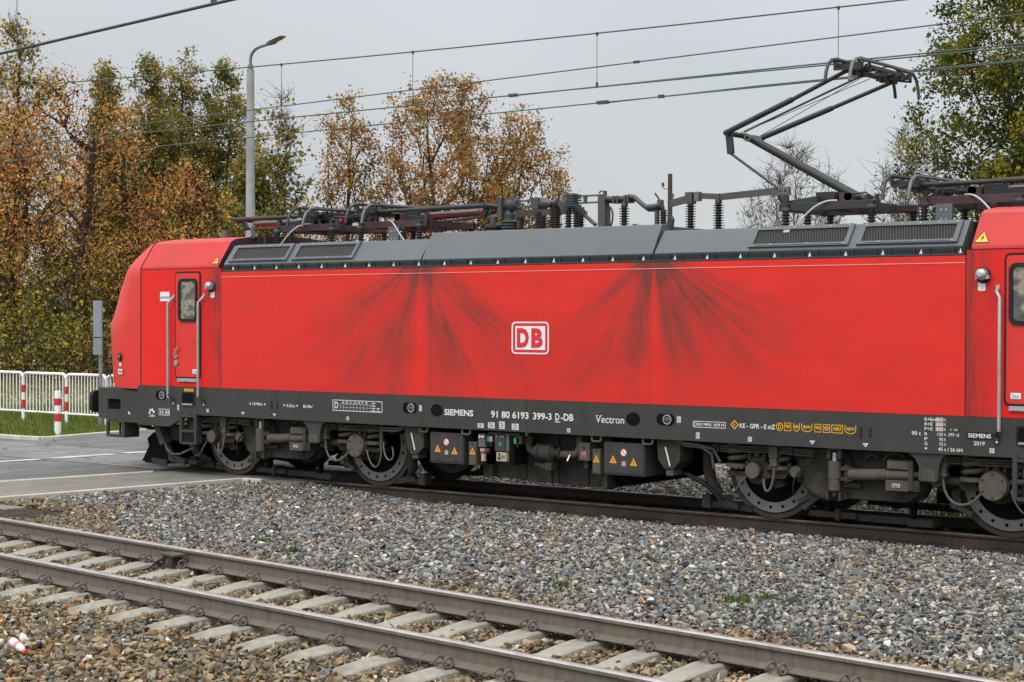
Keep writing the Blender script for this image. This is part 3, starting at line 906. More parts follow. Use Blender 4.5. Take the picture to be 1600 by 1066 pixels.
def small_labels(b):
    for x, z, w, h in ((-.823, 1.240, .042, .075), (-.587, 1.059, .042, .085), (.082, 1.035, .05, .051), (4.370, 1.213, .050, .080), (3.006, 1.022, .05, .055), (5.434, 1.016, .105, .062), (5.618, 1.026, .115, .081), (5.796, 1.034, .098, .099), (6.018, 1.023, .115, .082), (8.553, 1.212, .058, .077), (6.886, 1.010, .052, .054), (8.825, 1.028, .052, .077), (9.550, 1.014, .055, .055), (12.553, 1.022, .055, .055)):
        flat(b, rect(x, z, w, h), 'label_grey')
        for q in range(3):
            flat(b, rect(x - .1 * w + (q % 2) * .2 * w, z + h * (.25 - .25 * q), w * .45, h * .08), 'rubber' if q == 1 else 'frame', Y2)
    for x, z in ((.859, 1.016), (1.528, 1.014), (10.379, 1.011), (11.055, 1.012)):
        flat(b, tri(x, z, .075, .046, False), 'white')
        flat(b, rect(x, z + .006, .02, .010), 'frame', Y2)
    # gear symbol
    po, pi = [], []
    for i in range(16):
        a = math.pi * (1.12 * i / 15 - .06)
        rr_ = .078 if (i // 2) % 2 else .052
        po.append((-1.204 + rr_ * math.cos(a), .955 + rr_ * 1.0 * math.sin(a)))
        pi.append((-1.204 + .033 * math.cos(a), .955 + .033 * math.sin(a)))
    for i in range(15): flat(b, [po[i], po[i + 1], pi[i + 1], pi[i]], 'white')
    outline(b, rect(-.910, .977, .250, .100), rect(-.910, .977, .232, .084), 'white')
    for x in (-.99, -.94, -.875, -.845, -.81): flat(b, rect(x, .975, .018, .055), 'white')
    flat(b, [(-1.84, .92), (-1.78, .90), (-1.79, .93), (-1.80, .935), (-1.83, .96)], 'white', -1.455)
    # brake table
    outline(b, rect(3.189, 1.204, .955, .158), rect(3.189, 1.204, .935, .140), 'white')
    put_text(b, "D", 2.785, 1.206, .072, .095, 'white', Y1, .02)
    x0, x1 = 2.86, 3.44
    for q in range(10): flat(b, rect(x0 + (x1 - x0) * q / 9, 1.185, .005, .10), 'label_grey')
    for z in (1.225, 1.18): flat(b, rect((x0 + x1) / 2, z, x1 - x0, .005), 'label_grey')
    put_text(b, "A B C D E F G", 3.14, 1.25, .50, .03, 'white', Y1)
    for q in range(4): flat(b, rect(3.50, 1.25 - q * .035, .07, .013), 'white')
    for q in (2, 3): flat(b, rect(3.59, 1.25 - q * .035, .06, .013), 'white')
    # revision box
    outline(b, rect(8.986, 1.167, .456, .078), rect(8.986, 1.167, .440, .064), 'white')
    put_text(b, "REV MMAL 18.09.19", 9.005, 1.167, .375, .036, 'white', Y1, .02)
    outline(b, ell(8.79, 1.167, .04, .05, 12), ell(8.79, 1.167, .028, .036, 12), 'white')
b_ = MB(); small_labels(b_); build_split(b_, "marking", loco, 0.03)

def yellow_marks(b):
    x, z = 9.340, 1.180
    outline(b, [(x - .058, z), (x, z - .058), (x + .058, z), (x, z + .058)], [(x - .042, z), (x, z - .042), (x + .042, z), (x, z + .042)], 'yellow')
    put_text(b, "R", x, z, .026, .034, 'yellow', Y1, .02)
    outline(b, ell(9.950, 1.180, .094, .10, 20), ell(9.950, 1.180, .076, .082, 20), 'yellow')
    put_text(b, "D", 9.950, 1.180, .038, .052, 'yellow', Y1, .015)
    for x, w, s, shape in ((10.056, .092, "ep", 0), (10.173, .084, "ep", 1), (10.308, .142, "epo", 1), (10.450, .086, "ep", 0), (10.561, .090, "o", 0), (10.697, .146, "NBU", 0), (10.864, .145, "epo", 1)):
        z = 1.183
        if shape == 0: outline(b, rect(x, z, w, .098), rect(x, z, w - .016, .082), 'yellow')
        else:
            k = 8
            po = [(x - w / 2, z + .049)] + [(x + w / 2 * math.cos(math.pi + math.pi * i / k), z - .005 + .046 * math.sin(math.pi + math.pi * i / k)) for i in range(k + 1)] + [(x + w / 2, z + .049)]
            pi = [(x - w / 2 + .009, z + .049)] + [(x + (w / 2 - .009) * math.cos(math.pi + math.pi * i / k), z - .005 + .037 * math.sin(math.pi + math.pi * i / k)) for i in range(k + 1)] + [(x + w / 2 - .009, z + .049)]
            for i in range(len(po) - 1): flat(b, [po[i], po[i + 1], pi[i + 1], pi[i]], 'yellow')
        put_text(b, s, x, z + .002, w * .66, .046 if s != "NBU" else .044, 'yellow', Y1, .02)
        if s == "NBU":
            for q in (.028, .046): flat(b, rect(x + q, z + .034, .008, .008), 'yellow')
    flat(b, rect(-.342, 1.337, .200, .040), 'yellow')
    for q in range(6): flat(b, rect(-.40 + q * .024, 1.337, .012, .014), 'rubber', Y2)
b_ = MB(); yellow_marks(b_); build_split(b_, "yellow_mark", loco, 0.012)

for x, z, w in ((-.986, 1.24, .253), (4.177, 1.213, .268), (8.360, 1.208, .268)):
    def pocket(b):
        b.prism(rr(x, z, w, .150, .072, 8), YS - .004, YS, 'rubber')
        flat(b, rr(x, z, w - .012, .138, .066, 8), 'dark', YS - .0055)
        cx = x + .028
        b.lathe([(0, -.010), (.030, -.010), (.032, -.008), (.046, -.008), (.048, -.016), (.062, -.016), (.064, -.004)], (cx, YS, z), 'Y', ['panto_lt', 'panto', 'panto', 'panto', 'alu', 'panto_lt'], 22)
        b.bar((cx - .05, YS - .018, z), (cx + .05, YS - .018, z), .012, .012, 'panto_lt')
    decal("socket", pocket)
for x, z in ((4.661, 1.195), (7.880, 1.194)):
    decal("jacking_hole", lambda b: b.prism(ell(x, z, .210, .168, 30), YS - .004, YS, 'dark'))
for x, z in ((1.465, 1.163), (1.585, 1.167), (10.991, 1.154), (11.108, 1.159)):
    def slot(b):
        b.prism(rr(x, z, .034, .116, .016), YS - .006, YS, 'rubber')
        b.prism(rr(x - .006, z, .012, .09, .005), YS - .012, YS - .006, 'frame')
    decal("slot_plate", slot)

def body_labels(b):
    b.prism(rect(-.897, 2.79, .215, .145), YS - .006, YS, 'logo_white')
    flat(b, rect(-.897, 2.775, .20, .035), 'alu', Y2 - .001)
    put_text(b, "1", -.833, 1.634, .030, .086, 'white', Y1)
    for x, s in ((-.181, "1sx"), (12.823, "2sx")):
        b.prism(rect(x, 1.628, .112, .064), YS - .024, YS - .018, 'logo_white')
        put_text(b, s, x, 1.628, .085, .040, 'bluemark', YS - .026, .02)
b_ = MB(); body_labels(b_); build_split(b_, "label_plate", loco, 0.05)

def warn_sign(b, x, zc, w, h):
    # lies on the slope of the cab roof
    p0, p1 = Vector((0, -1.497, 3.262)), Vector((0, -1.235, 3.632))
    s = (p1 - p0).normalized(); n = Vector((0, -s.z, s.y))
    t0 = (zc - 3.262) / s.z
    def Q(px, pz, k): 
        v = p0 + s * (t0 + pz) + n * k
        return (x + px, v.y, v.z)
    b.add([Q(-w / 2, -h / 2, .004), Q(w / 2, -h / 2, .004), Q(0, h / 2, .004)], [(0, 1, 2)], 'black')
    b.add([Q(-w * .41, -h * .43, .006), Q(w * .41, -h * .43, .006), Q(0, h * .38, .006)], [(0, 1, 2)], 'warn')
    bolt = [(.02, .06), (-.028, -.012), (-.004, -.006), (-.02, -.06), (.026, .006), (.004, .004)]
    b.add([Q(a * w * 5.2, (c_ - .018) * h * 5.2, .008) for a, c_ in bolt], [(0, 1, 2, 5), (2, 3, 4, 5)], 'black')
decal("warning_sign", lambda b: warn_sign(b, 12.407, 3.36, .178, .17))
decal("warning_sign", lambda b: warn_sign(b, .215, 3.34, .13, .15))

# ------------------------------------------------------------------ bogies
def wheel_mb(x, sgn):
    w = MB()
    s = sgn
    prof = [(.655, -.685), (.655, -.705), (.632, -.735), (.625, -.76), (.625, -.822), (.566, -.826), (.560, -.800), (.553, -.800), (.550, -.838), (.425, -.838), (.418, -.80), (.20, -.77), (.14, -.80), (0, -.80)]
    ms = ['tyre'] * 4 + ['tyre', 'dark', 'dark', 'ring', 'ring', 'dark', 'dark', 'dark', 'dark']
    w.lathe([(r, y * (1 if s > 0 else -1)) for r, y in prof], (x, 0, .625), 'Y', ms, 72)
    for i in range(18):
        a = 2 * math.pi * (i + .3) / 18
        px, pz = x + .487 * math.cos(a), .625 + .487 * math.sin(a)
        w.lathe([(0, 0), (.021, 0)], (px, -.842 * s, pz), 'Y', 'dark', 12)
    w.cyl((x, -.80 * s, .625), (x, 0, .625), .10, 'dark', 14)
    return w

def coil(x, y, z0, z1, R, r, turns, m='bogie'):
    b = MB()
    n = int(turns * 18)
    b.tube([(x + R * math.cos(2 * math.pi * turns * i / n), y + R * math.sin(2 * math.pi * turns * i / n), z0 + (z1 - z0) * i / n) for i in range(n + 1)], r, m, 7)
    b.cyl((x, y, z0 - .05), (x, y, z0 - .005), R + .04, m, 22)
    b.cyl((x, y, z1), (x, y, z1 + .05), R + .03, m, 22)
    b.cyl((x, y, z0), (x, y, z1), R * .55, 'dark', 12)
    return b

def make_bogie(c):
    for_side = []
    fr = MB()
    for sgn in (1, -1):
        def Y(a): return a * sgn
        y0, y1 = (Y(-1.13), Y(-.98)) if sgn > 0 else (Y(-.98), Y(-1.13))
        # side frame: high over the axles, belly hanging between them
        side = [(c - 2.15, .93), (c - 2.15, .80), (c - 1.78, .80), (c - 1.70, .88), (c - 1.28, .88), (c - 1.05, .76), (c - .92, .62), (c - .86, .42), (c - .72, .34), (c + .45, .345), (c + .58, .40), (c + .66, .55), (c + .80, .76), (c + 1.28, .88), (c + 1.70, .88), (c + 1.78, .80), (c + 2.05, .80), (c + 2.05, .95)]
        fr.prism(side, y0, y1, 'bogie')
        # swollen casing beside the damper
        fr.lathe([(0, -.10), (.30, -.10), (.335, -.06), (.34, 0)], (c - .58, Y(-1.13), .645), 'Y', 'bogie', 30, True) if sgn > 0 else None
        fr.tube([(c - 1.02, Y(-1.14), .93), (c - .93, Y(-1.17), .78), (c - .88, Y(-1.18), .62), (c - .86, Y(-1.18), .48), (c - .74, Y(-1.16), .37)], .045, 'bogie', 8)
        fr.prism([(c - .52, .36), (c + .44, .355), (c + .58, .44), (c + .62, .62), (c + .4, .66), (c - .5, .60)], *((Y(-1.25), Y(-1.13)) if sgn > 0 else (Y(-1.13), Y(-1.25))), 'bogie')
        # guide arms from the axle boxes to the frame
        for x0, x1 in ((c - 1.30, c - .95), (c + 1.28, c + .82)):
            fr.cyl((x0, Y(-1.22), .635), (x1, Y(-1.22), .635), .052, 'bogie', 14)
            fr.cyl((x1, Y(-1.12), .635), (x1, Y(-1.31), .635), .075, 'bogie_lt', 16)
            fr.box(x1 - .06, x1 + .06, *sorted((Y(-1.10), Y(-1.14))), .50, .80, 'bogie')
        # bolster lugs and top plate
        fr.box(c - 1.15, c - .45, *sorted((Y(-1.30), Y(-1.0))), .875, .925, 'bogie')
        fr.box(c + .15, c + .55, *sorted((Y(-1.28), Y(-1.0))), .80, .86, 'bogie')
        fr.tube(arc((c + .02, Y(-1.26), .80), .085, 20, 175, 8), .022, 'bogie', 7)
        fr.tube(bez((c + .18, Y(-1.3), .83), (c + .25, Y(-1.33), .96), (c + .38, Y(-1.3), .93), (c + .45, Y(-1.3), .88), 8), .02, 'bogie', 7)
    fr.box(c - .9, c + .9, -1.0, 1.0, .55, .90, 'dark')
    fr.box(c - 2.0, c - 1.9, -1.0, 1.0, .80, .92, 'dark')
    fr.box(c + 1.9, c + 2.0, -1.0, 1.0, .80, .92, 'dark')
    fr.box(c - 1.3, c - .5, -.55, .55, .30, .85, 'dark')
    fr.box(c + .5, c + 1.3, -.55, .55, .30, .85, 'dark')
    bg = fr.build("bogie", loco, bevel=.008)
    for x in (c - 1.5, c + 1.5):
        for sgn in (1, -1):
            wheel_mb(x, sgn).build("wheel", bg)
    for sgn in (1, -1):
        def Y(a): return a * sgn
        for k, x in enumerate((c - 1.5, c + 1.5)):
            a = MB()
            out_y = -1.37 if k == 0 else -1.36
            if k == 0:
                a.lathe([(0, 0), (.092, 0), (.098, .012), (.098, .12), (.165, .125), (.172, .14), (.172, .30), (.20, .30), (.20, .42)], (x, -1.37, .625), 'Y', ['cover', 'cover', 'bogie', 'bogie', 'bogie', 'bogie', 'bogie', 'bogie'], 30)
                for i in range(8):
                    w = 2 * math.pi * i / 8
                    a.cyl((x + .14 * math.cos(w), -1.247, .625 + .14 * math.sin(w)), (x + .14 * math.cos(w), -1.228, .625 + .14 * math.sin(w)), .014, 'dark', 8)
            else:
                a.lathe([(0, 0), (.155, 0), (.162, .01), (.162, .04), (.175, .05), (.175, .2), (.215, .22), (.215, .40)], (x, -1.36, .62), 'Y', ['cover', 'cover', 'cover', 'bogie', 'bogie', 'bogie', 'bogie'], 34)
                for i in range(6):
                    w = 2 * math.pi * (i + .5) / 6
                    a.cyl((x + .13 * math.cos(w), -1.368, .62 + .13 * math.sin(w)), (x + .13 * math.cos(w), -1.36, .62 + .13 * math.sin(w)), .014, 'bogie', 8)
            # yoke above the box, carrying the primary damper
            a.prism([(x - .20, .66), (x + .20, .66), (x + .15, .80), (x + .10, .85), (x - .06, .85), (x - .12, .80)], -1.12, -1.0, 'bogie')
            a.prism([(x - .42, .60), (x + .42, .60), (x + .38, .54), (x - .38, .54)], -1.26, -1.02, 'bogie')
            for q in (-.10, .10): a.box(x + q - .02, x + q + .02, -1.26, -1.22, .74, .88, 'bogie')
            a.cyl((x, -1.24, .78), (x, -1.24, .98), .042, 'bogie', 14)
            a.cyl((x, -1.24, .72), (x, -1.24, .79), .028, 'bogie', 10)
            a.prism([(x + .14, .56), (x + .22, .56), (x + .30, .44), (x + .18, .40), (x + .06, .48)], -1.10, -1.0, 'bogie')
            if sgn < 0: a = mirror_mb(a, False, True)
            a.build("axle_box", bg)
            for q in (-.27, .30):
                coil(x + q, Y(-1.21), .70, .93, .115, .029, 2.7, 'bogie_lt').build("coil_spring", bg)
        # vertical damper
        v = MB()
        dx = c - .40
        v.box(dx - .09, dx + .09, -1.40, -1.30, .925, .957, 'bogie_lt')
        for q in (-.07, .07): v.box(dx + q - .02, dx + q + .02, -1.40, -1.34, .83, .93, 'bogie_lt')
        v.cyl((dx, -1.37, .80), (dx, -1.37, .90), .03, 'alu', 10)
        v.cyl((dx, -1.37, .60), (dx, -1.37, .80), .078, 'bogie_lt', 20)
        v.cyl((dx, -1.37, .46), (dx, -1.37, .60), .070, 'bogie_lt', 20)
        v.cyl((dx, -1.37, .40), (dx, -1.37, .47), .032, 'bogie', 10)
        for q in (-.08, .08): v.box(dx + q - .014, dx + q + .014, -1.41, -1.32, .345, .44, 'bogie')
        v.box(dx - .04, dx + .12, -1.30, -1.1, .36, .42, 'bogie')
        if sgn < 0: v = mirror_mb(v, False, True)
        v.build("vertical_damper", bg)
        # yaw damper
        v = MB()
        v.cyl((c - .20, -1.38, .655), (c + .26, -1.38, .675), .068, 'bogie_lt', 20)
        v.cyl((c + .26, -1.38, .675), (c + .54, -1.38, .688), .058, 'bogie_lt', 20)
        v.cyl((c + .54, -1.38, .688), (c + .74, -1.38, .698), .034, 'bogie', 12)
        v.lathe([(0, -.06), (.055, -.06), (.055, .06), (0, .06)], (c + .76, -1.38, .70), 'Y', 'bogie_lt', 16)
        for q in (.60, .72): v.box(c - .30, c - .16, -1.42, -1.2, q - .02, q + .02, 'bogie')
        v.cyl((c - .24, -1.38, .56), (c - .24, -1.38, .76), .03, 'bogie', 10)
        v.box(c - .32, c - .10, -1.32, -1.1, .50, .55, 'bogie')
        if sgn < 0: v = mirror_mb(v, False, True)
        v.build("yaw_damper", bg)
        v = MB()
        v.box(c + .29, c + .54, -1.44, -1.18, .755, .845, 'bogie_lt')
        v.box(c + .54, c + .60, -1.44, -1.15, .52, .85, 'bogie')
        v.box(c + .27, c + .545, -1.44, -1.18, .505, .625, 'bogie_lt')
        v.box(c + .545, c + .68, -1.43, -1.18, .51, .63, 'bogie')
        v.prism(rect(c + .40, .566, .10, .045), -1.446, -1.44, 'cream')
        for q in (-.025, 0, .025): v.prism(tri(c + .40 + q, .566, .02, .03), -1.449, -1.446, 'redmark')
        if sgn < 0: v = mirror_mb(v, False, True)
        v.build("equipment_box", bg, bevel=.006)
        # sensor boxes and looped hoses
        for sx, ex in ((c - 1.20, c - 1.36), (c + .93, c + 1.36)):
            v = MB()
            v.box(sx - .055, sx + .055, -1.40, -1.30, .80, .935, 'bogie_lt')
            v.box(sx - .040, sx + .040, -1.39, -1.31, .69, .80, 'bogie_lt')
            v.box(sx - .05, sx + .05, -1.395, -1.305, .705, .725, 'cover')
            v.tube(bez((sx, -1.36, .69), (sx, -1.38, .36), (sx + (.30 if ex > sx else -.12), -1.40, .30), (ex, -1.33, .53), 16), .0155, 'cable', 7)
            if sgn < 0: v = mirror_mb(v, False, True)
            v.build("sensor_cable", bg)
        hs = [(bez((c - .66, -1.36, .80), (c - .95, -1.36, .62), (c - .98, -1.34, .50), (c - .98, -1.28, .36), 10), .012, 'rubber'),
              (bez((c - 1.58, -1.38, .54), (c - 1.70, -1.38, .44), (c - 1.72, -1.35, .30), (c - 1.95, -1.28, .31), 10), .014, 'cable'),
              (bez((c + 1.70, -1.32, .58), (c + 1.78, -1.34, .30), (c + 2.0, -1.36, .20), (c + 2.02, -1.36, .62), 14), .011, 'panto_lt'),
              (bez((c + 2.06, -1.36, .70), (c + 2.06, -1.38, .36), (c + 2.34, -1.38, .40), (c + 2.22, -1.36, .64), 14), .011, 'panto_lt')]
        hs += [(bez((c + 2.04, -1.38, q), (c + 2.2, -1.40, q + .01), (c + 2.36, -1.40, q - .02), (c + 2.44, -1.36, q + .05), 8), .013, 'panto_lt') for q in (.90, .865)]
        hs += [([(c + 2.0, -1.34, .94), (c + 2.0, -1.34, .60)], .028, 'bogie_lt')]
        for pts_, r_, m_ in hs:
            v = MB()
            v.tube(pts_, r_, m_, 7)
            if sgn < 0: v = mirror_mb(v, False, True)
            v.build("hose", bg)
        # brake callipers beside the wheels, pipes under the skirt
        for x in (c - 1.5, c + 1.5):
            v = MB()
            s2 = 1 if x < c else -1
            v.prism([(x + s2 * .50, .26), (x + s2 * .60, .30), (x + s2 * .66, .48), (x + s2 * .60, .62), (x + s2 * .50, .60), (x + s2 * .56, .45)], -.93, -.85, 'bogie_lt')
            v.cyl((x + s2 * .60, -.98, .34), (x + s2 * .60, -.80, .34), .045, 'bogie_lt', 12)
            v.cyl((x + s2 * .62, -1.0, .56), (x + s2 * .62, -.80, .56), .05, 'bogie', 12)
            v.bar((x + s2 * .40, -.92, .24), (x + s2 * .66, -.94, .36), .05, .06, 'bogie_lt')
            if sgn < 0: v = mirror_mb(v, False, True)
            v.build("brake_calliper", bg)
        v = MB()
        for q, r_ in ((.905, .014), (.875, .010), (.845, .012)):
            v.tube([(c - 2.1, -1.30, q), (c - 1.8, -1.31, q - .005), (c - 1.25, -1.30, q + .01), (c - .7, -1.31, q - .01)], r_, 'bogie_lt', 6)
            v.tube([(c + .95, -1.31, q), (c + 1.3, -1.30, q - .008), (c + 2.0, -1.31, q + .004)], r_, 'bogie_lt', 6)
        for x in (c - 2.0, c - 1.75, c - 1.0, c + 1.1, c + 1.75):
            v.box(x - .02, x + .02, -1.335, -1.29, .835, .935, 'bogie')
        if sgn < 0: v = mirror_mb(v, False, True)
        v.build("pipe_run", bg)
        # rail brake and sand pipes
        v = MB()
        v.box(c - .98, c - .36, -.90, -.70, .075, .15, 'bogie')
        v.box(c - .36, c + .55, -.86, -.74, .055, .14, 'bogie')
        v.box(c + .30, c + .62, -.92, -.70, .05, .13, 'bogie')
        v.box(c - .62, c - .56, -.93, -.70, .05, .19, 'bogie')
        v.box(c - .76, c - .69, -.92, -.82, .15, .40, 'dark')
        v.box(c + .33, c + .38, -.90, -.82, .13, .40, 'dark')
        v.bar((c - 1.02, -.95, .17), (c - .70, -.95, .43), .05, .06, 'bogie_lt')
        if sgn < 0: v = mirror_mb(v, False, True)
        v.build("track_brake", bg, bevel=.005)
        v = MB()
        for s2 in (-1, 1):
            ex = 2.30
            v.tube(bez((c + s2 * (ex - .02), -1.05, .90), (c + s2 * (ex + .02), -1.05, .50), (c + s2 * (ex + .02), -.98, .26), (c + s2 * (ex - .22), -.82, .20), 12), [.075] * 9 + [.062, .055, .05, .045], 'bogie', 12)
            v.bar((c + s2 * (ex + .12), -.86, .13), (c + s2 * (ex - .50), -.80, .09), .06, .07, 'bogie')
            v.box(c + s2 * (ex + .04), c + s2 * (ex + .16), -.93, -.78, .08, .24, 'bogie')
            v.prism([(c + s2 * (ex - .02), .12), (c + s2 * (ex - .34), .08), (c + s2 * (ex - .34), .15), (c + s2 * (ex - .1), .22)], -.90, -.82, 'bogie')
        if sgn < 0: v = mirror_mb(v, False, True)
        v.build("sand_pipe", bg)
    return bg
bog = make_bogie(1.5)
copy_tree(bog, (9.5, 0, 0), loco)
# depth-0 copy keeps its parent; the copied children are parented to it

# body brackets that take the yaw dampers
for c in (1.5, 11.0):
    for sgn in (1, -1):
        b = MB()
        b.prism([(c + .54, .962), (c + 1.03, .962), (c + .96, .90), (c + .925, .80), (c + .92, .655), (c + .87, .63), (c + .72, .63), (c + .68, .655), (c + .69, .80), (c + .64, .89)], -1.475 if sgn > 0 else 1.30, -1.30 if sgn > 0 else 1.475, 'frame')
        b.prism([(c + .73, .77), (c + .88, .77), (c + .90, .64), (c + .72, .64)], -1.485 if sgn > 0 else 1.475, -1.475 if sgn > 0 else 1.485, 'bogie_lt')
        b.build("damper_bracket", loco, bevel=.006)
# sand boxes
for x, d in ((4.17, 1), (8.345, -1)):
    for sgn in (1, -1):
        b = MB()
        p = [(x - .18, .955), (x + .18, .955), (x + .185, .66), (x + .06, .565), (x - .05, .565), (x - .13, .68)] if d > 0 else [(x - .175, .955), (x + .18, .955), (x + .165, .68), (x + .07, .585), (x - .06, .585), (x - .15, .70)]
        b.prism(p, *((-1.42, -1.10) if sgn > 0 else (1.10, 1.42)), 'bogie')
        b.box(x - .045, x + .06, *sorted((-1.40 * sgn, -1.2 * sgn)), .50, .575, 'bogie_lt')
        b.bar((x - .04, -1.426 * sgn, .86), (x + .03, -1.426 * sgn, .62), .012, .02, 'white')
        b.build("sand_box", loco, bevel=.008)

# equipment slung between the bogies
def place_box(name, x0, x1, z0, z1, y0, y1, m, parent=loco, extra=None):
    b = MB()
    b.box(x0, x1, y0, y1, z0, z1, m)
    if extra: extra(b)
    return b.build(name, parent, bevel=.008)
def cabinet(x0, x1, z0, z1):
    def ex(b):
        yf = -1.462
        cx, cz = (x0 + x1) / 2, (z0 + z1) / 2
        w, h = x1 - x0, z1 - z0
        b.box(x0 + .015, x1 - .015, yf, -1.45, z0 + .025, z1 - .01, 'frame')
        for q, r in ((-.33, .40), (.33, .40), (-.26, -.36), (.26, -.38)):
            b.lathe([(0, 0), (.017, 0)], (cx + q * w, yf - .003, cz + r * h), 'Y', 'black', 12)
        def sg(xx, zz, s, m1):
            b.add([(xx - s, yf - .003, zz - s * .85), (xx + s, yf - .003, zz - s * .85), (xx, yf - .003, zz + s)], [(0, 1, 2)], m1)
            b.add([(xx - s * .1, yf - .005, zz - s * .5), (xx + s * .12, yf - .005, zz - s * .5), (xx, yf - .005, zz + s * .5)], [(0, 1, 2)], 'black')
        sg(cx - .26 * w, cz - .01, .055, 'orange'); sg(cx + .24 * w, cz - .03, .055, 'orange')
        b.lathe([(0, 0), (.040, 0), (.056, 0)], (cx - .0 * w, yf - .004, cz + .20 * h), 'Y', ['logo_white', 'redmark'], 22)
        b.bar((cx - .028, yf - .006, cz + .20 * h + .028), (cx + .028, yf - .006, cz + .20 * h - .028), .010, .004, 'black')
        b.prism(rect(cx, cz - .06, .06, .06), yf - .004, yf, 'cream')
        # carrying loops on top
        for q in (x0 - .10, x1 + .06):
            b.tube([(q - .07, -1.47, .955), (q - .07, -1.48, .90), (q - .05, -1.48, .885), (q + .05, -1.48, .885), (q + .07, -1.48, .90), (q + .07, -1.47, .955)], .016, 'bogie_lt', 7)
    return ex
place_box("equipment_cabinet", 4.50, 5.10, .468, .890, -1.45, -.9, 'frame', extra=cabinet(4.50, 5.10, .468, .890))
place_box("equipment_cabinet", 7.40, 8.02, .470, .885, -1.45, -.9, 'frame', extra=cabinet(7.40, 8.02, .470, .885))
place_box("equipment_cabinet", 4.50, 5.10, .468, .890, .9, 1.45, 'frame'); place_box("equipment_cabinet", 7.40, 8.02, .470, .885, .9, 1.45, 'frame')
def slim(x):
    def ex(b):
        b.prism(tri(x, .66, .10, .095), -1.446, -1.44, 'orange'); b.prism(tri(x, .655, .02, .045), -1.449, -1.446, 'black')
        b.lathe([(0, 0), (.016, 0)], (x, -1.443, .755), 'Y', 'black', 10)
        b.lathe([(0, 0), (.025, 0), (.045, 0)], (x, -1.443, .56), 'Y', ['bogie_lt', 'cover'], 14)
        b.box(x - .03, x + .03, -1.443, -1.44, .487, .505, 'cover')
    return ex
place_box("isolator_box", 5.175, 5.305, .470, .785, -1.44, -1.2, 'bogie_lt', extra=slim(5.24))
place_box("isolator_box", 7.215, 7.335, .468, .785, -1.44, -1.2, 'bogie_lt', extra=slim(7.275))
def cocks(b):
    b.box(5.32, 5.44, -1.42, -1.2, .72, .90, 'panto_lt')
    for q in (5.36, 5.41): b.cyl((q, -1.44, .86), (q, -1.42, .86), .02, 'white', 10)
    b.box(5.36, 5.43, -1.43, -1.3, .66, .70, 'cream'); b.box(5.37, 5.43, -1.435, -1.3, .632, .650, 'redmark'); b.cyl((5.40, -1.40, .53), (5.40, -1.40, .63), .035, 'cream', 10)
    b.box(5.46, 6.0, -1.38, -1.3, .89, .925, 'bogie_lt')
    b.box(5.47, 5.575, -1.43, -1.3, .79, .88, 'bogie_lt'); b.box(5.495, 5.525, -1.435, -1.43, .80, .87, 'green'); b.box(5.53, 5.57, -1.435, -1.43, .80, .87, 'alu')
    b.box(5.50, 5.54, -1.4, -1.3, .74, .79, 'black')
    b.box(5.93, 6.02, -1.43, -1.3, .785, .875, 'bogie_lt'); b.box(5.935, 5.975, -1.435, -1.43, .79, .87, 'green')
    b.box(5.98, 6.06, -1.43, -1.3, .79, .90, 'frame'); b.box(5.95, 5.98, -1.4, -1.3, .74, .785, 'black')
    b.box(5.62, 5.79, -1.44, -1.2, .68, .905, 'frame'); b.box(5.69, 5.735, -1.445, -1.44, .755, .80, 'green')
    for q in (5.65, 5.72, 5.76): b.cyl((q, -1.445, .875), (q, -1.44, .875), .012, 'alu', 8)
    b.box(5.64, 5.81, -1.43, -1.25, .545, .665, 'cream')
    b.cyl((5.69, -1.435, .585), (5.69, -1.43, .585), .024, 'black', 12); b.cyl((5.69, -1.435, .635), (5.69, -1.43, .635), .018, 'black', 12)
    put_text(b, "PS", 5.755, .605, .06, .04, 'black', -1.433)
    b.box(5.79, 5.84, -1.42, -1.2, .68, .91, 'panto_lt'); b.box(5.82, 5.90, -1.38, -1.1, .50, .80, 'dark')
bb = MB(); cocks(bb); bb.build("cock_panel", loco, bevel=.003)
f = MB()
f.tube([(6.12, -1.30, .90), (6.09, -1.30, .80), (6.11, -1.30, .72), (6.18, -1.30, .685), (6.26, -1.30, .68)], .055, 'bogie', 12)
f.lathe([(0, 0), (.085, 0), (.085, .025), (.06, .03), (.06, .05), (.125, .06), (.125, .09), (.105, .10), (.115, .12), (.115, .24), (.125, .25), (.125, .28), (.09, .30), (.055, .34), (.05, .40), (.085, .40), (.085, .43), (0, .43)], (6.20, -1.30, .685), 'X', 'bogie', 26)
f.tube([(6.62, -1.30, .675), (6.74, -1.30, .675), (6.86, -1.30, .69), (6.92, -1.30, .76), (6.93, -1.30, .93)], .055, 'bogie_lt', 12)
f.cyl((6.80, -1.36, .675), (6.80, -1.42, .60), .015, 'alu', 8)
f.box(6.40, 6.50, -1.36, -1.25, .46, .56, 'bogie'); f.box(6.30, 6.40, -1.34, -1.25, .48, .54, 'bogie'); f.cyl((6.20, -1.3, .52), (6.32, -1.3, .52), .025, 'bogie', 10)
f.prism([(6.40, .50), (6.52, .50), (6.44, .40), (6.44, .28), (6.41, .28)], -1.28, -1.22, 'bogie')
f.build("air_filter", loco)
def rb(b):
    b.prism(rect(7.08, .70, .082, .10), -1.446, -1.44, 'redmark'); put_text(b, "M", 7.08, .70, .065, .07, 'cream', -1.448, .01)
    b.cyl((7.08, -1.445, .79), (7.08, -1.44, .79), .022, 'rubber', 12); b.box(7.05, 7.11, -1.40, -1.3, .52, .62, 'bogie')
place_box("valve_box", 6.995, 7.165, .625, .855, -1.44, -1.25, 'bogie_lt', extra=rb)
t = MB()
for x0, x1, z0 in ((5.35, 5.86, .28), (5.875, 6.40, .26), (6.42, 6.88, .25), (6.90, 7.24, .25)):
    t.box(x0, x1, -1.05, 1.05, z0, .93, 'bogie')
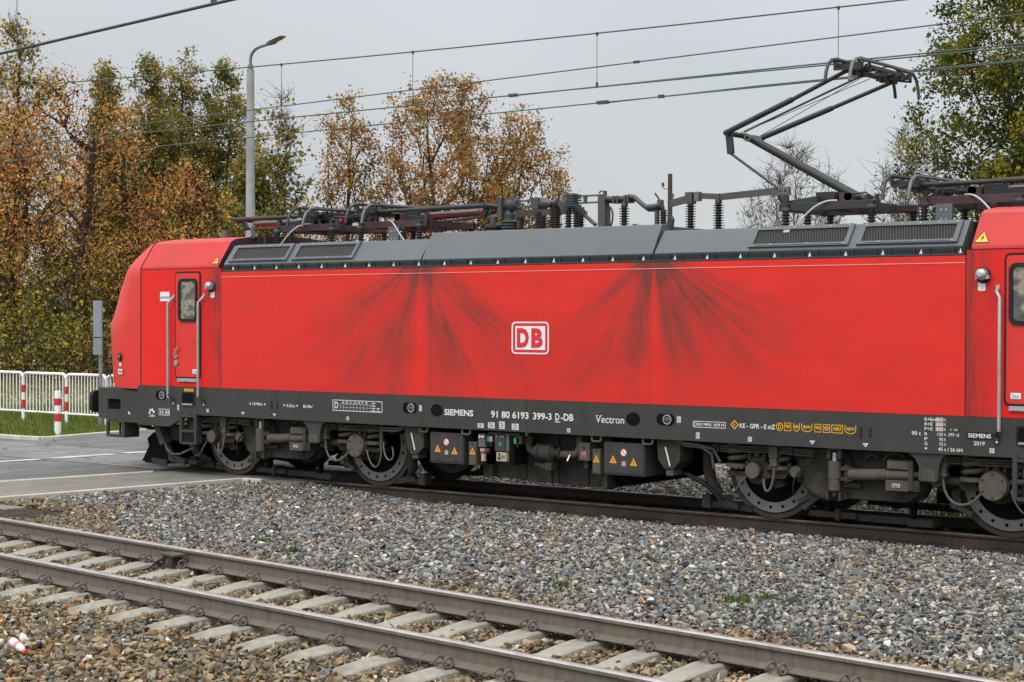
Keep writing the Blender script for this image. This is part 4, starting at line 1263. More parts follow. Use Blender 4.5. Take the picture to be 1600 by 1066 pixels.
t.box(5.12, 7.5, -.98, .98, .30, .93, 'dark')
t.box(5.20, 5.36, -1.16, -.9, .30, .47, 'bogie')
t.box(7.26, 7.34, -1.3, -1.1, .25, .47, 'bogie')
t.build("transformer_tank", loco, bevel=.01)
t = MB()
t.box(2.9, 9.6, -1.30, 1.30, .93, .985, 'dark')
t.tube([(8.46, -1.40, .93), (8.62, -1.42, .915), (8.78, -1.40, .90), (8.95, -1.35, .86), (9.02, -1.30, .70)], .02, 'cable', 7)
t.tube([(8.46, -1.38, .90), (8.62, -1.40, .885), (8.80, -1.38, .875), (8.92, -1.34, .80), (8.93, -1.30, .62)], .018, 'cable', 7)
t.tube(bez((8.2, -1.2, .55), (8.5, -1.2, .55), (8.7, -1.1, .42), (8.85, -1.0, .20), 10), .03, 'rubber', 8)
t.build("cable_run", loco)
# ------------------------------------------------------------------ pantographs and roof gear
def insulator(x, y, z0, z1, r=.055, parent=loco, m='insul', core=.035, name="insulator"):
    b = MB()
    n = max(3, int((z1 - z0 - .05) / .032))
    prof = [(core * 1.4, 0), (core * 1.4, .02)]
    for i in range(n):
        z = .02 + (z1 - z0 - .05) * (i + .2) / n
        d = (z1 - z0 - .05) / n
        prof += [(core, z), (r, z + d * .35), (r, z + d * .45), (core, z + d * .6)]
    prof += [(core, z1 - z0 - .03), (core * 1.3, z1 - z0 - .025), (core * 1.3, z1 - z0), (0, z1 - z0)]
    b.lathe(prof, (x, y, z0), 'Z', m, 14)
    return b.build(name, parent)

def pantograph(xc, s, knee, head, raised, arm_m):
    """xc: centre of the base; s = +1 when the knee points to smaller x"""
    X = lambda u: xc + s * u
    zb = 3.84
    f = MB()
    for y in (-.55, .55):
        f.bar((X(-.66), y, zb), (X(.66), y, zb), .07, .10, 'panto' if raised else 'maroon')
        f.bar((X(.66), y, zb), (X(.40), y * .5, zb - .01), .06, .08, 'maroon')
    for u in (-.62, -.1, .45):
        f.bar((X(u), -.55, zb), (X(u), .55, zb), .08, .09, 'maroon' if u < .4 else 'panto')
    f.box(X(.02), X(.20), -.30, -.22, zb, zb + .17, 'maroon'); f.box(X(.02), X(.20), .22, .30, zb, zb + .17, 'maroon')
    f.box(X(-.28), X(-.02), -.34, .1, zb + .05, zb + .19, 'black'); f.box(X(-.27), X(-.04), -.35, -.2, zb + .02, zb + .05, 'warn' if raised else 'panto')
    f.bar((X(-.64), -.42, zb + .05), (X(-.20), -.42, zb + .10), .07, .07, 'panto')
    f.bar((X(-.60), -.5, zb - .02), (X(-.60), -.5, zb + .16), .06, .06, 'panto')
    for u in (.50, .62):
        f.cyl((X(u), -.5, zb + .04), (X(u), -.5, zb + .12), .03, 'panto', 10)
    f.tube([(X(.3), -.45, zb + .14), (X(.45), -.45, zb + .15), (X(.62), -.45, zb + .05)], .012, 'panto', 6)
    root = f.build("pantograph", loco, bevel=.004)
    for u in (-.55, .60):
        for y in (-.60, .60):
            insulator(X(u), y, 3.555, zb - .05, .062, root)
            g = MB(); g.lathe([(.03, 0), (.075, 0), (.075, .02), (.04, .05), (.04, .09), (0, .09)], (X(u), y, zb - .055), 'Z', 'panto', 12); g.build("mount", root)
    insulator(X(-.25), -.60, 3.555, zb - .05, .055, root)
    p0 = (X(.14), 3.965)
    kx, kz = knee
    hx, hz = head
    a = MB()
    a.tube([(p0[0] + s * .12, 0, p0[1] - .03), (p0[0], 0, p0[1]), (kx + s * .12, 0, kz - .05), (kx, 0, kz)], [.058, .062, .050, .045], arm_m, 14)
    a.cyl((p0[0], -.30, p0[1]), (p0[0], .30, p0[1]), .055, 'panto', 14)
    a.build("lower_arm", root)
    a = MB()
    a.cyl((kx, -.46, kz), (kx, .46, kz), .036, 'panto', 12)
    for y in (-.44, .44):
        mid = Vector((kx + (hx - kx) * .55, y * 1.22, kz + (hz - kz) * .55))
        e = Vector((hx, y * 1.45, hz))
        st = Vector((kx - s * .04, y, kz))
        a.tube([st, st.lerp(mid, .98), mid, e], [.036, .036, .027, .026], 'panto', 10)
    a.cyl((hx, -.66, hz), (hx, .66, hz), .022, 'panto', 8)
    a.tube([(kx + s * .05, -.25, kz), (hx - s * .1, .10, hz - .03)], .005, 'steel_wire', 5)
    a.tube([(kx + s * .05, .25, kz), (hx - s * .1, -.10, hz - .03)], .005, 'steel_wire', 5)
    a.tube([(kx + s * .02, -.05, kz + .05), (hx - s * .06, -.05, hz + .02)], .014, 'panto', 6)
    for y in (-.12, .12): a.lathe([(.02, -.03), (.05, -.03), (.05, .03), (.02, .03)], (kx + s * .12, y, kz - .04), 'Y', 'panto_lt', 12)
    a.build("upper_arm", root)
    a = MB()
    if raised:
        lx, lz = kx + .03, kz - .26
        a.bar((kx, -.40, kz), (lx, -.40, lz), .05, .085, 'panto')
        a.tube([(lx, -.40, lz), (X(-.70), -.30, zb + .18)], .017, 'panto', 8)
    else:
        a.bar((kx, -.30, kz), (kx + s * .10, -.30, kz - .15), .05, .08, 'panto')
        a.tube([(kx + s * .10, -.30, kz - .15), (X(-.60), -.30, zb + .02)], .017, 'panto', 8)
        a.tube([(kx + s * .2, -.25, kz - .06), (X(-.1), -.25, zb + .14)], .022, 'panto_lt', 8)
    a.build("coupling_rod", root)
    # collector head: two strips with down-turned horns
    for k, (dx, dz) in enumerate(((-.16, 0.0), (.16, -.015))):
        b = MB()
        x, z = hx + dx, hz + .115 + dz
        pts = [(x, -.98, z - .29), (x, -.95, z - .17), (x, -.90, z - .075), (x, -.80, z - .012), (x, -.70, z), (x, 0, z + .008), (x, .70, z), (x, .80, z - .012), (x, .90, z - .075), (x, .95, z - .17), (x, .98, z - .29)]
        mm = 'panto' if k == 0 else 'panto_lt'
        b.tube(pts, .022, mm, 8)
        b.bar((x, -.72, z + .012), (x, .72, z + .012), .034, .022, 'panto')
        b.bar((x, -.55, z - .06), (x, .55, z - .06), .03, .04, 'panto')
        for y in (-.72, -.45, .45, .72):
            b.bar((x, y, z), (x, y, z - .13), .03, .03, 'panto')
            b.bar((x, y, z - .12), (hx, y * .9, hz), .024, .024, 'panto')
        b.build("contact_strip", root)
    b = MB()
    for y in (-.5, -.3, .3, .5):
        b.cyl((hx - .14, y, hz + .02), (hx + .14, y, hz + .02), .028, 'panto', 10)
        b.box(hx - .05, hx + .05, y - .04, y + .04, hz - .06, hz + .06, 'panto')
    b.bar((hx - .18, -.66, hz + .03), (hx + .18, -.66, hz + .03), .03, .06, 'panto')
    b.bar((hx, -.66, hz - .03), (hx, .66, hz - .03), .03, .03, 'panto')
    b.bar((hx - .18, .66, hz + .03), (hx + .18, .66, hz + .03), .03, .06, 'panto')
    b.tube(bez((hx - .12, .2, hz), (hx - .05, .3, hz + .2), (hx + .1, .4, hz + .15), (hx + .15, .45, hz + .05), 8), .010, 'panto', 6)
    b.tube(bez((hx - .12, .7, hz), (hx - .05, .75, hz + .2), (hx + .1, .7, hz + .15), (hx + .15, .7, hz + .05), 8), .010, 'panto', 6)
    b.build("head_frame", root)
    h = MB()
    h.tube(bez((X(-.40), -.72, 3.555), (X(-.22), -.72, 3.70), (X(-.12), -.68, 3.92), (X(.12), -.55, 3.90), 12), .0105, 'hose_white', 7)
    h.build("air_hose", root)
    return root
pA = pantograph(1.22, 1, (-.42, 4.03), (1.42, 4.02), False, 'redrod')
pB = pantograph(3.02, -1, (4.60, 4.06), (2.62, 4.03), False, 'redrod')
pC = pantograph(10.08, 1, (8.60, 4.83), (10.41, 5.470), True, 'panto')
pD = pantograph(11.95, -1, (13.60, 4.06), (11.16, 4.03), False, 'panto')
for x in (3.12, 11.62):
    b = MB()
    b.box(x - .10, x + .10, -.66, -.62, 3.55, 3.80, 'fair')
    for q in (-.03, .03):
        for z in (3.62, 3.73): b.cyl((x + q, -.662, z), (x + q, -.668, z), .012, 'alu', 8)
    b.build("roof_bracket", loco)

RY = -.30
for x, z0, z1, r, mm, core in ((5.19, 3.625, 3.90, .065, 'insul', .03), (5.49, 3.625, 3.95, .055, 'insul', .036), (5.79, 3.625, 4.07, .095, 'insul', .06), (6.01, 3.625, 3.98, .062, 'insul', .034), (6.14, 3.625, 3.98, .062, 'insul', .034), (6.93, 3.625, 3.98, .075, 'insul', .035), (7.55, 3.625, 3.90, .062, 'insul', .034), (7.97, 3.625, 3.97, .075, 'insul', .035), (8.39, 3.56, 3.97, .075, 'insul', .035)):
    insulator(x, RY, z0, z1, r, loco, mm, core)
b = MB()
b.lathe([(0.15, 0), (.15, .03), (.12, .04), (.15, .06), (.15, .09), (.12, .10), (.15, .12), (.15, .15), (.09, .17), (.06, .19), (.06, .28), (.04, .30), (0, .30)], (4.70, RY, 3.625), 'Z', ['insul'] * 9 + ['insul_gr'] * 4, 20)
b.build("surge_arrester", loco)
b = MB()
b.lathe([(.11, 0)] + [q for i in range(5) for q in ((.10, .02 + i * .04), (.13, .03 + i * .04), (.13, .04 + i * .04))] + [(.08, .23), (.09, .30), (.06, .34), (.06, .40)], (4.98, RY, 3.625), 'Z', 'insul_gr', 20)
b.box(4.86, 4.93, RY - .12, RY + .12, 3.88, 4.16, 'insul_gr')
b.lathe([(0, -.10), (.085, -.09), (.10, -.02), (.10, .06), (.06, .10), (0, .10)], (5.02, RY, 4.07), 'X', 'insul_gr', 18, True)
b.box(4.95, 5.10, RY - .08, RY + .08, 4.10, 4.16, 'insul_gr')
b.build("circuit_breaker", loco)
b = MB()
b.box(5.42, 5.55, RY - .09, RY + .09, 3.99, 4.14, 'insul_gr'); b.lathe([(0, -.06), (.08, -.05), (.08, .04), (.04, .12), (0, .12)], (5.58, RY, 4.06), 'X', 'insul_gr', 16, True)
b.lathe([(0, 0), (.05, 0), (.05, .12), (.07, .13), (.07, .17), (0, .17)], (5.66, RY, 4.05), 'X', 'insul_gr', 14)
b.bar((5.86, RY, 4.06), (6.02, RY, 3.96), .09, .09, 'insul_gr')
for z in (4.03, 4.11): b.bar((5.10, RY, z), (5.44, RY, z), .025, .022, 'busbar')
for z in (4.00, 4.035, 4.07, 4.105, 4.14): b.box(5.98, 6.16, RY - .10, RY + .10, z, z + .022, 'insul_gr')
b.box(6.02, 6.12, RY - .07, RY + .07, 3.98, 4.175, 'insul_gr')
for z in (4.04, 4.135): b.bar((6.14, RY, z), (6.58, RY, z), .028, .022, 'busbar')
b.box(6.27, 6.31, RY - .02, RY + .02, 4.04, 4.135, 'busbar')
b.build("disconnector", loco)
b = MB()
p, q = Vector((6.12, RY - .05, 4.02)), Vector((6.50, RY - .05, 3.73))
k = 22
b.tube([p.lerp(q, i / k) for i in range(k + 1)], [(.06 if i % 2 else .035) if i < 13 else .028 for i in range(k + 1)], 'insul_gr', 12, smooth=False)
b.box(6.40, 6.55, RY - .1, RY + .1, 3.625, 3.66, 'fair')
b.build("post_strut", loco)
b = MB()
b.box(6.56, 6.675, RY - .09, RY + .05, 3.625, 3.985, 'busbar'); b.box(6.545, 6.655, RY - .07, RY + .05, 3.985, 4.12, 'busbar')
b.box(6.60, 6.635, RY - .02, RY + .02, 4.12, 4.19, 'busbar'); b.tube(arc((6.56, RY, 4.15), .04, 20, 170, 6), .010, 'busbar', 6)
for i in range(6): b.box(6.535, 6.56, RY - .05, RY + .02, 3.72 + i * .035, 3.735 + i * .035, 'insul')
b.tube(bez((6.69, RY, 3.98), (6.76, RY, 3.92), (6.77, RY, 3.80), (6.68, RY, 3.64), 8), .012, 'insul', 6)
b.build("switch_post", loco)
b = MB()
for dy, dz in ((-.035, .02), (.035, -.01)):
    b.tube([(6.60, RY + dy, 4.075 + dz), (6.75, RY + dy, 4.055 + dz), (6.93, RY + dy, 4.055 + dz), (7.04, RY + dy, 4.075 + dz), (7.12, RY + dy, 4.06 + dz), (7.21, RY + dy, 3.985 + dz), (7.30, RY + dy, 3.925 + dz), (7.42, RY + dy, 3.925 + dz), (7.53, RY + dy, 3.945 + dz)], .034, 'busbar', 8)
for x in (6.80, 6.86, 6.98, 7.03): b.box(x - .012, x + .012, RY - .08, RY + .08, 4.01, 4.11, 'busbar')
b.box(6.90, 6.97, RY - .03, RY + .03, 3.96, 4.04, 'panto_lt')
b.box(7.47, 7.54, RY - .03, RY + .03, 3.92, 4.03, 'busbar'); b.box(7.43, 7.47, RY - .03, RY + .03, 3.66, 3.90, 'busbar')
b.bar((7.50, RY, 4.02), (7.43, RY - .02, 4.12), .02, .02, 'panto')
b.build("braided_busbar", loco)
b = MB()
b.bar((7.66, RY, 3.975), (8.06, RY, 4.05), .03, .095, 'busbar'); b.bar((8.02, RY, 4.065), (8.42, RY, 4.035), .03, .075, 'busbar'); b.bar((8.40, RY, 4.03), (9.30, RY, 4.075), .03, .085, 'busbar')
b.box(7.92, 8.02, RY - .06, RY + .06, 3.96, 4.11, 'busbar'); b.box(8.05, 8.12, RY - .05, RY + .04, 3.99, 4.11, 'panto_lt')
b.box(8.36, 8.42, RY - .04, RY + .04, 3.95, 4.06, 'busbar')
b.box(9.28, 9.42, RY - .04, RY + .04, 4.02, 4.115, 'panto_lt')
for x in (9.31, 9.38): b.cyl((x, RY - .04, 4.07), (x, RY - .05, 4.07), .014, 'black', 8)
b.tube([(9.30, RY, 4.02), (9.36, RY, 3.90), (9.44, RY, 3.86)], .05, 'black', 10)
b.build("busbar", loco)
b = MB()
b.bar((4.45, .15, 3.975), (5.95, .15, 3.975), .03, .09, 'busbar')
b.build("busbar", loco)
for x in (4.60, 5.25, 5.9): insulator(x, .15, 3.625, 3.93, .06)
b = MB()
b.prism([(8.02, 3.60), (8.12, 3.60), (8.14, 3.72), (8.10, 3.75), (8.06, 3.72)], -1.0, -.96, 'panto')
b.bar((7.5, -.8, 3.665), (8.05, -.8, 3.60), .05, .03, 'fair')
b.tube(arc((7.30, -.6, 3.63), .06, 0, 180, 8), .02, 'panto', 7)
b.tube(arc((7.12, -.6, 3.625), .03, 0, 180, 6), .012, 'panto', 7)
b.build("lifting_eye", loco)
b = MB()
b.box(.45, 2.90, .30, .70, 3.552, 3.625, 'red')
b.build("roof_ridge", loco)
b = MB()
b.cyl((-.62, -.5, 3.73), (-.62, -.5, 3.80), .06, 'panto_lt', 14); b.cyl((-.62, -.5, 3.80), (-.62, -.5, 3.86), .04, 'panto_lt', 14)
b.cyl((.12, -.6, 3.70), (.12, -.6, 3.90), .03, 'fair', 10)
b.cyl((.70, -.9, 3.55), (.70, -.9, 3.76), .02, 'panto', 8)
b.cyl((.36, -.85, 3.70), (.44, -.85, 3.68), .04, 'rubber', 8)
b.build("roof_antenna", loco)
# ------------------------------------------------------------------ ground, ballast, road, tracks
def gmat(name, stops, scale, bscale=60, bstr=0.4, rough=0.95, detail=8):
    m, bs, g = newmat(name)
    o = g.obj()
    n = g.noise(o, scale, detail, 0.65)
    n2 = g.noise(o, scale * 9, 5, 0.6)
    f = g.m('ADD', g.m('MULTIPLY', n, 0.7), g.m('MULTIPLY', n2, 0.3))
    g.put(bs.inputs["Base Color"], g.ramp(f, stops))
    bs.inputs["Roughness"].default_value = rough
    bs.inputs["Specular IOR Level"].default_value = 0.25
    bump(g, bs, g.noise(o, bscale, 6, 0.7), bstr, 0.02)
    return m
def field_mat():
    m, bs, g = newmat("field_ground")
    o = g.obj()
    x, y, z = g.xyz(o)
    n = g.noise(o, 0.35, 8, 0.7)
    n2 = g.noise(o, 3.0, 6, 0.7)
    f = g.m('ADD', g.m('MULTIPLY', n, 0.6), g.m('MULTIPLY', n2, 0.4))
    green = g.ramp(f, [(0.35, (0.045, 0.05, 0.015)), (0.52, (0.085, 0.095, 0.030)), (0.68, (0.16, 0.14, 0.06))])
    litter = g.ramp(f, [(0.36, (0.055, 0.032, 0.015)), (0.5, (0.14, 0.075, 0.03)), (0.64, (0.22, 0.13, 0.06))])
    tan = g.ramp(f, [(0.35, (0.20, 0.155, 0.10)), (0.6, (0.33, 0.27, 0.19))])
    # bands run along the railway: grass, a trodden path, then leaf litter under the trees
    yy = g.m('ADD', y, g.m('MULTIPLY', g.m('SUBTRACT', g.noise(o, 0.6, 4), 0.5), 3.0))
    d = g.m('ADD', g.m('MULTIPLY', yy, 0.794), g.m('MULTIPLY', x, -0.608))
    c = g.mix(g.sm(d, 21.5, 23.5), green, tan)
    c = g.mix(g.sm(d, 28.0, 31.0), c, litter)
    g.put(bs.inputs["Base Color"], c)
    bs.inputs["Roughness"].default_value = 1.0
    bs.inputs["Specular IOR Level"].default_value = 0.15
    bump(g, bs, n2, 0.5, 0.05)
    return m
M['field'] = field_mat()
M['soil'] = gmat("ballast_soil", [(0.35, (0.03, 0.026, 0.021)), (0.65, (0.075, 0.064, 0.05))], 2.0)
def road_mat(name, c0, c1, c2):
    m, bs, g = newmat(name)
    o = g.obj()
    x, y, z = g.xyz(o)
    w = g.n("ShaderNodeVectorMath", operation='ADD')
    nn_ = g.n("ShaderNodeTexNoise", {"Scale": 1.3, "Detail": 4.0}); g.put(nn_.inputs["Vector"], o)
    g.put(w.inputs[0], o); sc_ = g.n("ShaderNodeVectorMath", operation='SCALE'); g.put(sc_.inputs[0], nn_.outputs["Color"]); sc_.inputs["Scale"].default_value = 0.9
    g.put(w.inputs[1], sc_.outputs[0])
    vo = g.n("ShaderNodeTexVoronoi", {"Scale": 0.42}, feature='DISTANCE_TO_EDGE'); g.put(vo.inputs["Vector"], w.outputs[0])
    crack = g.m('MULTIPLY', g.m('SUBTRACT', 1.0, g.sm(vo.outputs["Distance"], 0.004, 0.014)), g.sm(g.noise(o, 0.5, 3), 0.42, 0.55))
    f = g.m('ADD', g.m('MULTIPLY', g.noise(o, 0.8, 8, 0.65), 0.65), g.m('MULTIPLY', g.noise(o, 9.0, 5, 0.6), 0.35))
    c = g.ramp(f, [(0.34, c0), (0.52, c1), (0.68, c2)])
    tyre = g.sm(g.noise(g.comb(g.m('MULTIPLY', x, 1.5), g.m('MULTIPLY', y, 0.06), 0.0), 1.0, 3), 0.46, 0.66)
    c = g.mix(g.m('MULTIPLY', tyre, 0.6), c, (c0[0] * .7, c0[1] * .7, c0[2] * .7, 1))
    spots = g.sm(g.noise(o, 2.4, 3), 0.66, 0.72)
    c = g.mix(g.m('MULTIPLY', spots, 0.6), c, (0.05, 0.05, 0.05, 1))
    c = g.mix(g.m('MULTIPLY', crack, 0.85), c, (0.035, 0.034, 0.032, 1))
    g.put(bs.inputs["Base Color"], c)
    bs.inputs["Roughness"].default_value = 0.85
    bump(g, bs, g.noise(o, 120, 4), 0.3, 0.01)
    return m
M['asphalt'] = road_mat("asphalt_worn", (0.066, 0.066, 0.064), (0.115, 0.114, 0.109), (0.175, 0.171, 0.163))
M['asphalt_panel'] = road_mat("crossing_panel", (0.115, 0.114, 0.11), (0.175, 0.172, 0.164), (0.245, 0.24, 0.23))
M['groove'] = gmat("flangeway_dirt", [(0.4, (0.018, 0.015, 0.012)), (0.6, (0.05, 0.042, 0.034))], 5.0)
M['unused_panel'] = gmat("crossing_panel", [(0.36, (0.15, 0.15, 0.145)), (0.6, (0.24, 0.235, 0.225))], 0.9, 120, 0.3)
M['paving'] = gmat("paving_beige", [(0.36, (0.135, 0.128, 0.11)), (0.62, (0.205, 0.195, 0.17))], 1.2, 90, 0.3)
M['kerb'] = gmat("kerb_concrete", [(0.36, (0.37, 0.34, 0.28)), (0.6, (0.52, 0.49, 0.42))], 3.0, 60, 0.2)
M['roadpaint'] = gmat("road_paint_worn", [(0.40, (0.30, 0.30, 0.29)), (0.55, (0.52, 0.52, 0.50))], 2.5, 80, 0.1)

TO = Vector((3.827, -7.554, 0)); TT = Vector((.99273, -.12033, 0)); TN = Vector((.12033, .99273, 0))
def tr(a, n, z): 
    p = TO + TT * a + TN * n
    return (p.x, p.y, z)
def an_of(X, Y):
    dx, dy = X - TO.x, Y - TO.y
    return dx * TT.x + dy * TT.y, dx * TN.x + dy * TN.y
def bz(X, Y):
    a, n = an_of(X, Y)
    X, Y = np.asarray(X, float), np.asarray(Y, float)
    z = np.full(np.shape(n), -.105, float)
    d_near = np.clip(-1.02 - Y, 0, None)
    t = np.clip(n, 0, None) / np.maximum(np.clip(n, 0, None) + d_near, 1e-6)
    hump = 0.05 * np.sin(np.pi * t)
    zm = -.035 * (1 - t) + -.165 * t + hump
    z = np.where(n > .16, zm, z)
    z = np.where((n > -.02) & (n <= .16), -.05 + .015 * n / .16, z)
    z = np.where(Y > -1.05, -.19, z)
    w = np.clip((4.2 - X) / 2.3, 0, 1)
    z = np.where((n > .16) & (Y < -.80), z * (1 - w) + w * -.035, z)
    out_ = np.clip(-1.62 - n, 0, None)
    z = np.where(n < -1.62, -.085 - .022 * out_ - 0.006 * out_ ** 2, z)
    z = np.where(Y > .85, -.16 + 0.03 * np.clip(Y - .85, 0, 4), z)
    return z

# base ground: one sheet to the horizon, dipping under the ballast and the crossing
gx = sorted(set([-900, -400, -200, -100, -60] + list(np.arange(-40, 41, 4.0)) + [60, 100, 200, 400, 900]))
gy = sorted(set([-900, -300, -100, -60, -40] + list(np.arange(-28, 101, 4.0)) + [120, 160, 250, 500, 1500]))
gv = []
for yy in gy:
    for xx in gx:
        dip = -18 <= yy <= 0 or (yy == 4 and xx > 1) or (yy == 0)
        z = -.55 if (-18 <= yy <= 8 and -8 <= xx <= 40 and (yy < 4 or xx > 4)) else -.045
        gv.append((xx, yy, z))
gm = MB()
nx = len(gx)
gm.add(gv, [(j * nx + i, j * nx + i + 1, (j + 1) * nx + i + 1, (j + 1) * nx + i) for j in range(len(gy) - 1) for i in range(nx - 1)], 'field', True)
tag(gm.build("ground"), kind="structure")

# ballast bed under the stones
xs, ys = np.arange(-0.2, 34.01, .2), np.arange(-20, 10.01, .1)
XX, YY = np.meshgrid(xs, ys)
ZZ = bz(XX, YY) - .03
b = MB()
nx = len(xs)
b.add(list(zip(XX.ravel(), YY.ravel(), ZZ.ravel())), [(j * nx + i, j * nx + i + 1, (j + 1) * nx + i + 1, (j + 1) * nx + i) for j in range(len(ys) - 1) for i in range(nx - 1)], 'soil', True)
tag(b.build("ballast_bed"), kind="structure")

# road over the crossing, paving and kerbs
def sheet(name, poly, z, m, th=.35):
    b = MB()
    n = len(poly)
    b.add([(x, y, z) for x, y in poly], [tuple(range(n))], m)
    vs = [(x, y, z) for x, y in poly] + [(x, y, z - th) for x, y in poly]
    b.add(vs, [(i, i + n, (i + 1) % n + n, (i + 1) % n) for i in range(n)], m)
    return tag(b.build(name), kind="structure")
sheet("road", [(-14, -16), (-2.55, -7.5), (-1.86, -3.9), (-1.44, -1.33), (-1.40, -.86), (-14, -.86)], -.010, 'asphalt')
sheet("road", [(-14, .87), (.9, .86), (1.2, 30), (-9.35, 30), (-9.05, 5.0), (-8.66, 2.05), (-14, 1.98)], -.010, 'asphalt')
sheet("crossing_panel", [(-14, -.66), (1.55, -.66), (1.55, .66), (-14, .66)], -.006, 'asphalt_panel')
sheet("crossing_edge", [(-14, .83), (.9, .83), (.9, 1.35), (-14, 1.35)], -.003, 'asphalt_panel')
sheet("crossing_edge", [(-1.36, -1.30), (1.75, -1.28), (1.72, -.84), (-1.36, -.84)], -.006, 'paving')
sheet("footpath", [(-2.2, -7.2), (.10, -6.2), (.245, -5.4), (.745, -1.43), (.70, -1.31), (-1.34, -1.31), (-1.79, -3.9)], -.006, 'paving')
b = MB()
b.add([(-4.99, -.64, -.001), (-4.73, -.64, -.001), (-4.63, .64, -.001), (-4.88, .64, -.001)], [(0, 1, 2, 3)], 'roadpaint')
b.add([(-5.35, -4.0, -.005), (-5.12, -4.0, -.005), (-4.78, -.88, -.005), (-5.0, -.88, -.005)], [(0, 1, 2, 3)], 'roadpaint')
b.add([(-4.86, .87, .002), (-4.61, .87, .002), (-4.2, 5.6, .002), (-4.45, 5.6, .002)], [(0, 1, 2, 3)], 'roadpaint')
tag(b.build("road_marking"), kind="structure")
for y0, y1 in ((-.86, -.66), (.66, .86)):
    b = MB()
    b.add([(-14, y0, -.03), (1.6, y0, -.03), (1.6, y1, -.03), (-14, y1, -.03)], [(0, 1, 2, 3)], 'groove')
    tag(b.build("flangeway"), kind="structure")
def kerb(pts, w, h, z0, label):
    b = MB()
    for p, q in zip(pts[:-1], pts[1:]):
        b.bar((p[0], p[1], z0 + h / 2 - .06), (q[0], q[1], z0 + h / 2 - .06), w, h + .12, 'kerb')
    return tag(b.build("kerb", bevel=.012), label, "kerb")
kerb([(-.12, -8.2), (.245, -5.33), (.76, -1.42), (1.12, -1.36)], .085, .045, -.01, "pale concrete edging between the footpath and the ballast stones")
kerb([(-2.5, -7.6), (-1.83, -3.9), (-1.39, -1.33)], .09, .022, -.008, "pale concrete edging between the asphalt road and the footpath")
kerb([(-14, 1.95), (-9.2, 2.0), (-8.72, 2.06), (-8.66, 2.3), (-8.9, 3.86), (-9.10, 5.2), (-9.4, 12)], .14, .075, -.01, "raised stone kerb round the corner of the grass verge")
b = MB()
b.box(.98, 1.50, -6.55, -5.90, -.05, .025, 'paving')
tag(b.build("paving_slab", bevel=.012), "loose concrete slab lying by the end of the footpath edging", "slab")

# rails
def rail(name, p0, dirv, nv, length, ztop, base, head, label, group, step=None):
    half = [(-.075, -.172), (-.075, -.163), (-.03, -.146), (-.0085, -.135), (-.0085, -.052), (-.030, -.040), (-.036, -.034), (-.0355, -.012), (-.030, -.003), (-.020, 0)]
    pr_ = half + [(-a, z) for a, z in half[::-1]]
    n = len(pr_)
    b = MB()
    k = 2
    vs = []
    for t in (0, length):
        for a, z in pr_:
            vs.append((p0[0] + dirv.x * t + nv.x * a, p0[1] + dirv.y * t + nv.y * a, ztop + z))
    top = {6, 7, 8, 9, 10, 11, 12}
    for i in range(n):
        j = (i + 1) % n
        m = head if i in (7, 8, 9, 10, 11) else base
        b.add([vs[i], vs[j], vs[n + j], vs[n + i]], [(0, 1, 2, 3)], m)
    b.add(vs[:n], [tuple(range(n))], base); b.add(vs[n:], [tuple(range(n - 1, -1, -1))], base)
    return tag(b.build(name), label, "rail", group)
EX = Vector((1, 0, 0)); EY = Vector((0, 1, 0))
rail("rail", (-30, -.7525), EX, EY, 62, 0, 'rail_dark', 'railtop_dk', "dark rusty rail under the near wheels of the locomotive", "rails of the locomotive's track")
rail("rail", (-30, .7525), EX, EY, 62, 0, 'rail_dark', 'railtop_dk', "dark rail under the far wheels of the locomotive", "rails of the locomotive's track")
rp = tr(-2.9, 0, 0); rail("rail", rp, TT, TN, 30, .146, 'rail', 'railtop', "tan rusty rail beside the grey ballast, the empty track's rail closer to the locomotive", "rails of the empty track")
rp = tr(-2.9, -1.495, 0); rail("rail", rp, TT, TN, 30, .146, 'rail', 'railtop', "tan rusty rail over the sleeper ends, the empty track's rail farther from the locomotive", "rails of the empty track")

# sleepers with paired spring clips
sec = [(-2.08, -.10), (-2.02, -.072), (-1.86, -.055), (-1.66, -.040), (-1.33, -.040), (-1.12, -.062), (-.95, -.090), (-.55, -.090), (-.38, -.062), (-.17, -.040), (.17, -.040), (.36, -.055), (.55, -.085)]
def sleeper():
    b = MB()
    vs = []
    for n_, z in sec:
        e = .012 if n_ in (-2.08, .55) else 0
        wt = .098
        for a, zz in ((-.135, -.24), (-wt - .012, z - .014), (-wt + .012, z), (wt - .012, z), (wt + .012, z - .014), (.135, -.24)):
            vs.append(tr(a, n_ , zz))
    k = 6
    fs = [(i * k + j, i * k + j + 1, (i + 1) * k + j + 1, (i + 1) * k + j) for i in range(len(sec) - 1) for j in range(k - 1)]
    fs = [f[::-1] for f in fs]
    b.add(vs, fs, 'concrete_sl')
    b.add(vs[:k], [tuple(range(k))], 'concrete_sl'); b.add(vs[-k:], [tuple(range(k - 1, -1, -1))], 'concrete_sl')
    return b
root = None
def clip_mb(nn, side):
    b = MB()
    for q in (-.046, .046):
        pts = []
        for i in range(14):
            w = -.6 + (2 * math.pi + .4) * i / 13
            pts.append(tr(q + .012 * math.sin(w * .5) + .007 * (i - 6) / 6, nn + side * (.110 + .037 * math.cos(w)), .006 + .036 * math.sin(w)))
        pts.append(tr(q * .6, nn + side * .062, -.018))
        b.tube(pts, .0105, 'clip', 7)
    b.add([], [], 'clip')
    p = [tr(a, nn + side * n_, z) for a, n_, z in ((-.05, .078, -.045), (.05, .078, -.045), (.05, .15, -.045), (-.05, .15, -.045), (-.04, .085, -.008), (.04, .085, -.008), (.04, .13, -.012), (-.04, .13, -.012))]
    b.add(p, [(3, 2, 1, 0), (4, 5, 6, 7), (0, 1, 5, 4), (1, 2, 6, 5), (2, 3, 7, 6), (3, 0, 4, 7)], 'clip')
    return b
